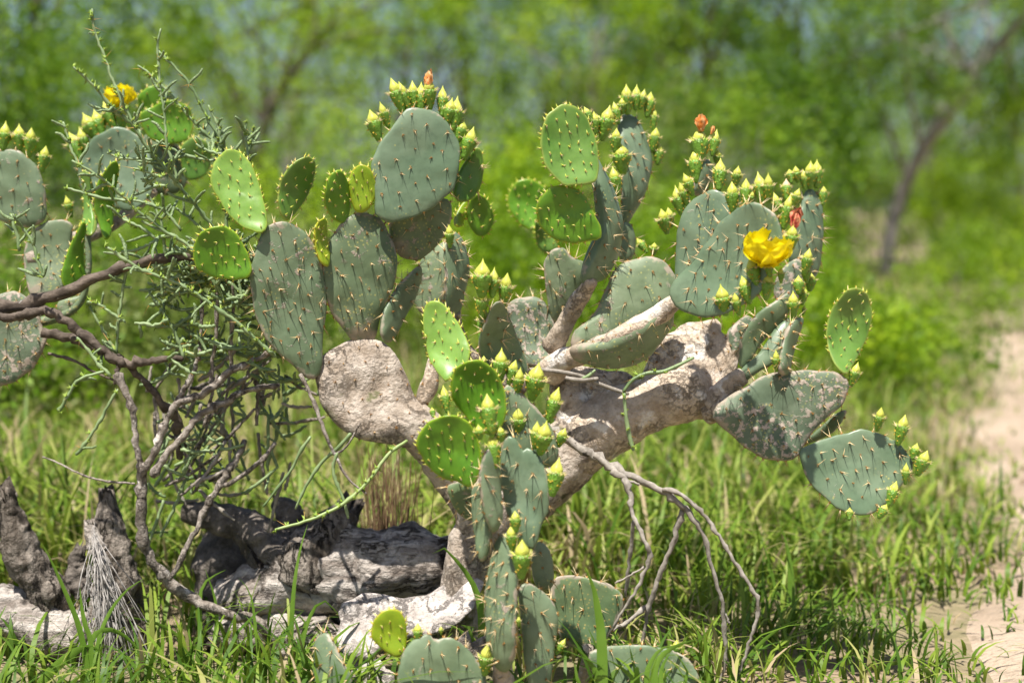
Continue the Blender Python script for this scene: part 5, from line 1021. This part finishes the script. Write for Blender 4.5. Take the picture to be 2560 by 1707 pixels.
tuft('I', [([2110, 1500, 2085, 1176, 2100, 1050, 2200, 962, 2345, 915], 18), ([2110, 1500, 2040, 1176, 2060, 1060, 2130, 970, 2240, 955], 14), ([2110, 1500, 2120, 1176, 2130, 1080, 2180, 990], 16), ([2110, 1500, 2270, 1150, 2250, 1060, 2210, 1000], 10)], 2.6, 'tuft of arching grass blades over the half buried pad')
tuft('K', [([240, 1800, 270, 1568, 380, 1450, 480, 1370, 570, 1328, 650, 1360, 705, 1425], 26), ([590, 1800, 580, 1560, 540, 1300, 500, 1150, 430, 980, 340, 780, 268, 645], 18), ([600, 1500, 590, 1280, 560, 1200, 535, 1080, 522, 945], 16), ([590, 1500, 600, 1280, 700, 1218, 800, 1250, 880, 1320, 960, 1425], 15), ([620, 1600, 640, 1300, 720, 1100, 830, 960, 950, 880], 10)], 2.8, 'long grass blades growing through the dead log beside the dry fibres')
tuft('K', [([1280, 1700, 1250, 1400, 1150, 1250, 1000, 1170, 760, 1125], 14), ([1300, 1700, 1310, 1400, 1310, 980, 1380, 880, 1475, 828], 15), ([1290, 1700, 1400, 1300, 1410, 1050, 1340, 820], 13), ([1060, 1700, 1060, 1500, 1050, 1380], 16), ([1130, 1700, 1160, 1500, 1250, 1320, 1400, 1180], 12), ([1300, 1700, 1230, 1250, 1260, 1080], 16)], 3.0, 'green grass tuft in the shade between the log and the stump')
tuft('K', [([1890, 1800, 1900, 1300, 1920, 950, 1960, 700, 2010, 530], 14), ([1900, 1800, 1960, 1300, 2000, 1200, 1960, 1130, 1900, 1110], 15), ([1910, 1800, 1940, 1500, 2010, 1170, 2110, 1030, 2230, 1140], 13), ([1890, 1800, 1720, 1500, 1680, 1300, 1640, 1000, 1560, 880], 12), ([1880, 1800, 1780, 1400, 1840, 1250, 1950, 1150], 10)], 2.96, 'grass tuft against the striped dead stump')
tuft('L', [([1195, 1386, 1200, 1150, 1212, 900, 1192, 720, 1162, 618], 25), ([1200, 1386, 1160, 1200, 1230, 1060, 1330, 1010, 1450, 1000, 1550, 1120, 1570, 1220], 13), ([1190, 1386, 1130, 1200, 1100, 1050, 1130, 900, 1050, 630], 9)], 3.3, 'broad dark grass blade rising above the short grass beyond the twig')
tuft('L', [([860, 1500, 855, 1240, 830, 1120, 780, 1012], 15, 2.9, 'bladedry'), ([870, 1500, 940, 1386, 1000, 1320, 1080, 1325, 1150, 1386], 16), ([850, 1500, 760, 1300, 700, 1160, 640, 1080], 12), ([880, 1500, 1010, 1250, 1150, 1120, 1290, 1060], 11)], 2.95, 'grass tuft with a yellowed blade under the dead twig tips')
tuft('L', [([1480, 1560, 1560, 1386, 1700, 1290, 1830, 1310, 1845, 1386], 15), ([1480, 1560, 1400, 1400, 1330, 1330, 1300, 1386], 12), ([1490, 1560, 1600, 1320, 1700, 1150, 1820, 1080], 12), ([1480, 1560, 1620, 1250, 1640, 1180, 1600, 1150], 11), ([1490, 1560, 1750, 1350, 1950, 1280, 2150, 1250], 10)], 3.0, 'dark arching grass tuft at the edge of the dirt path')
tuft('L', [([1800, 1386, 1890, 1230, 1960, 1130, 2010, 1050, 2030, 920], 6, 3.6, 'bladedry'), ([1810, 1386, 1850, 1100, 1800, 1020, 1860, 960, 1930, 970], 7), ([2300, 1360, 2320, 1250, 2290, 1100, 2315, 970], 8), ([1830, 1386, 1960, 1200, 2000, 1100, 2030, 1060], 7)], 3.6, 'thin grass stalks leaning over the dirt path')
gr = np.random.default_rng(31)
GSPOT = [(960, 1240, 3.5), (1120, 1300, 3.4), (1300, 1330, 3.4), (620, 1250, 3.4), (420, 1300, 3.3), (160, 1000, 4.2), (60, 1340, 3.1), (250, 1260, 3.4), (1640, 1300, 3.4), (540, 900, 4.2), (700, 950, 4.0), (900, 900, 4.4)]
for i, (x, y, d) in enumerate(GSPOT):
    lst = []
    for j in range(11):
        dx = gr.normal(0, 60); h = gr.uniform(120, 300); a = gr.normal(0, 130)
        p = at('L', x + dx * .4, y, d); 
        lst.append(([x + dx * .4, y + 90, x + dx * .6, y - h * .35, x + dx + a * .5, y - h * .8, x + dx + a, y - h * .9, x + dx + a * 1.6, y - h * (.9 - abs(a) / 500)], gr.uniform(7, 14) * 3.3 / d, [d + gr.uniform(-.05, .05), d + gr.uniform(-.12, .12)], 'bladedry' if gr.random() < .12 else 'blade'))
    t = tuft('L', lst, d, 'loose tuft of bright green arching grass in the meadow', 'loose grass tufts in the meadow')
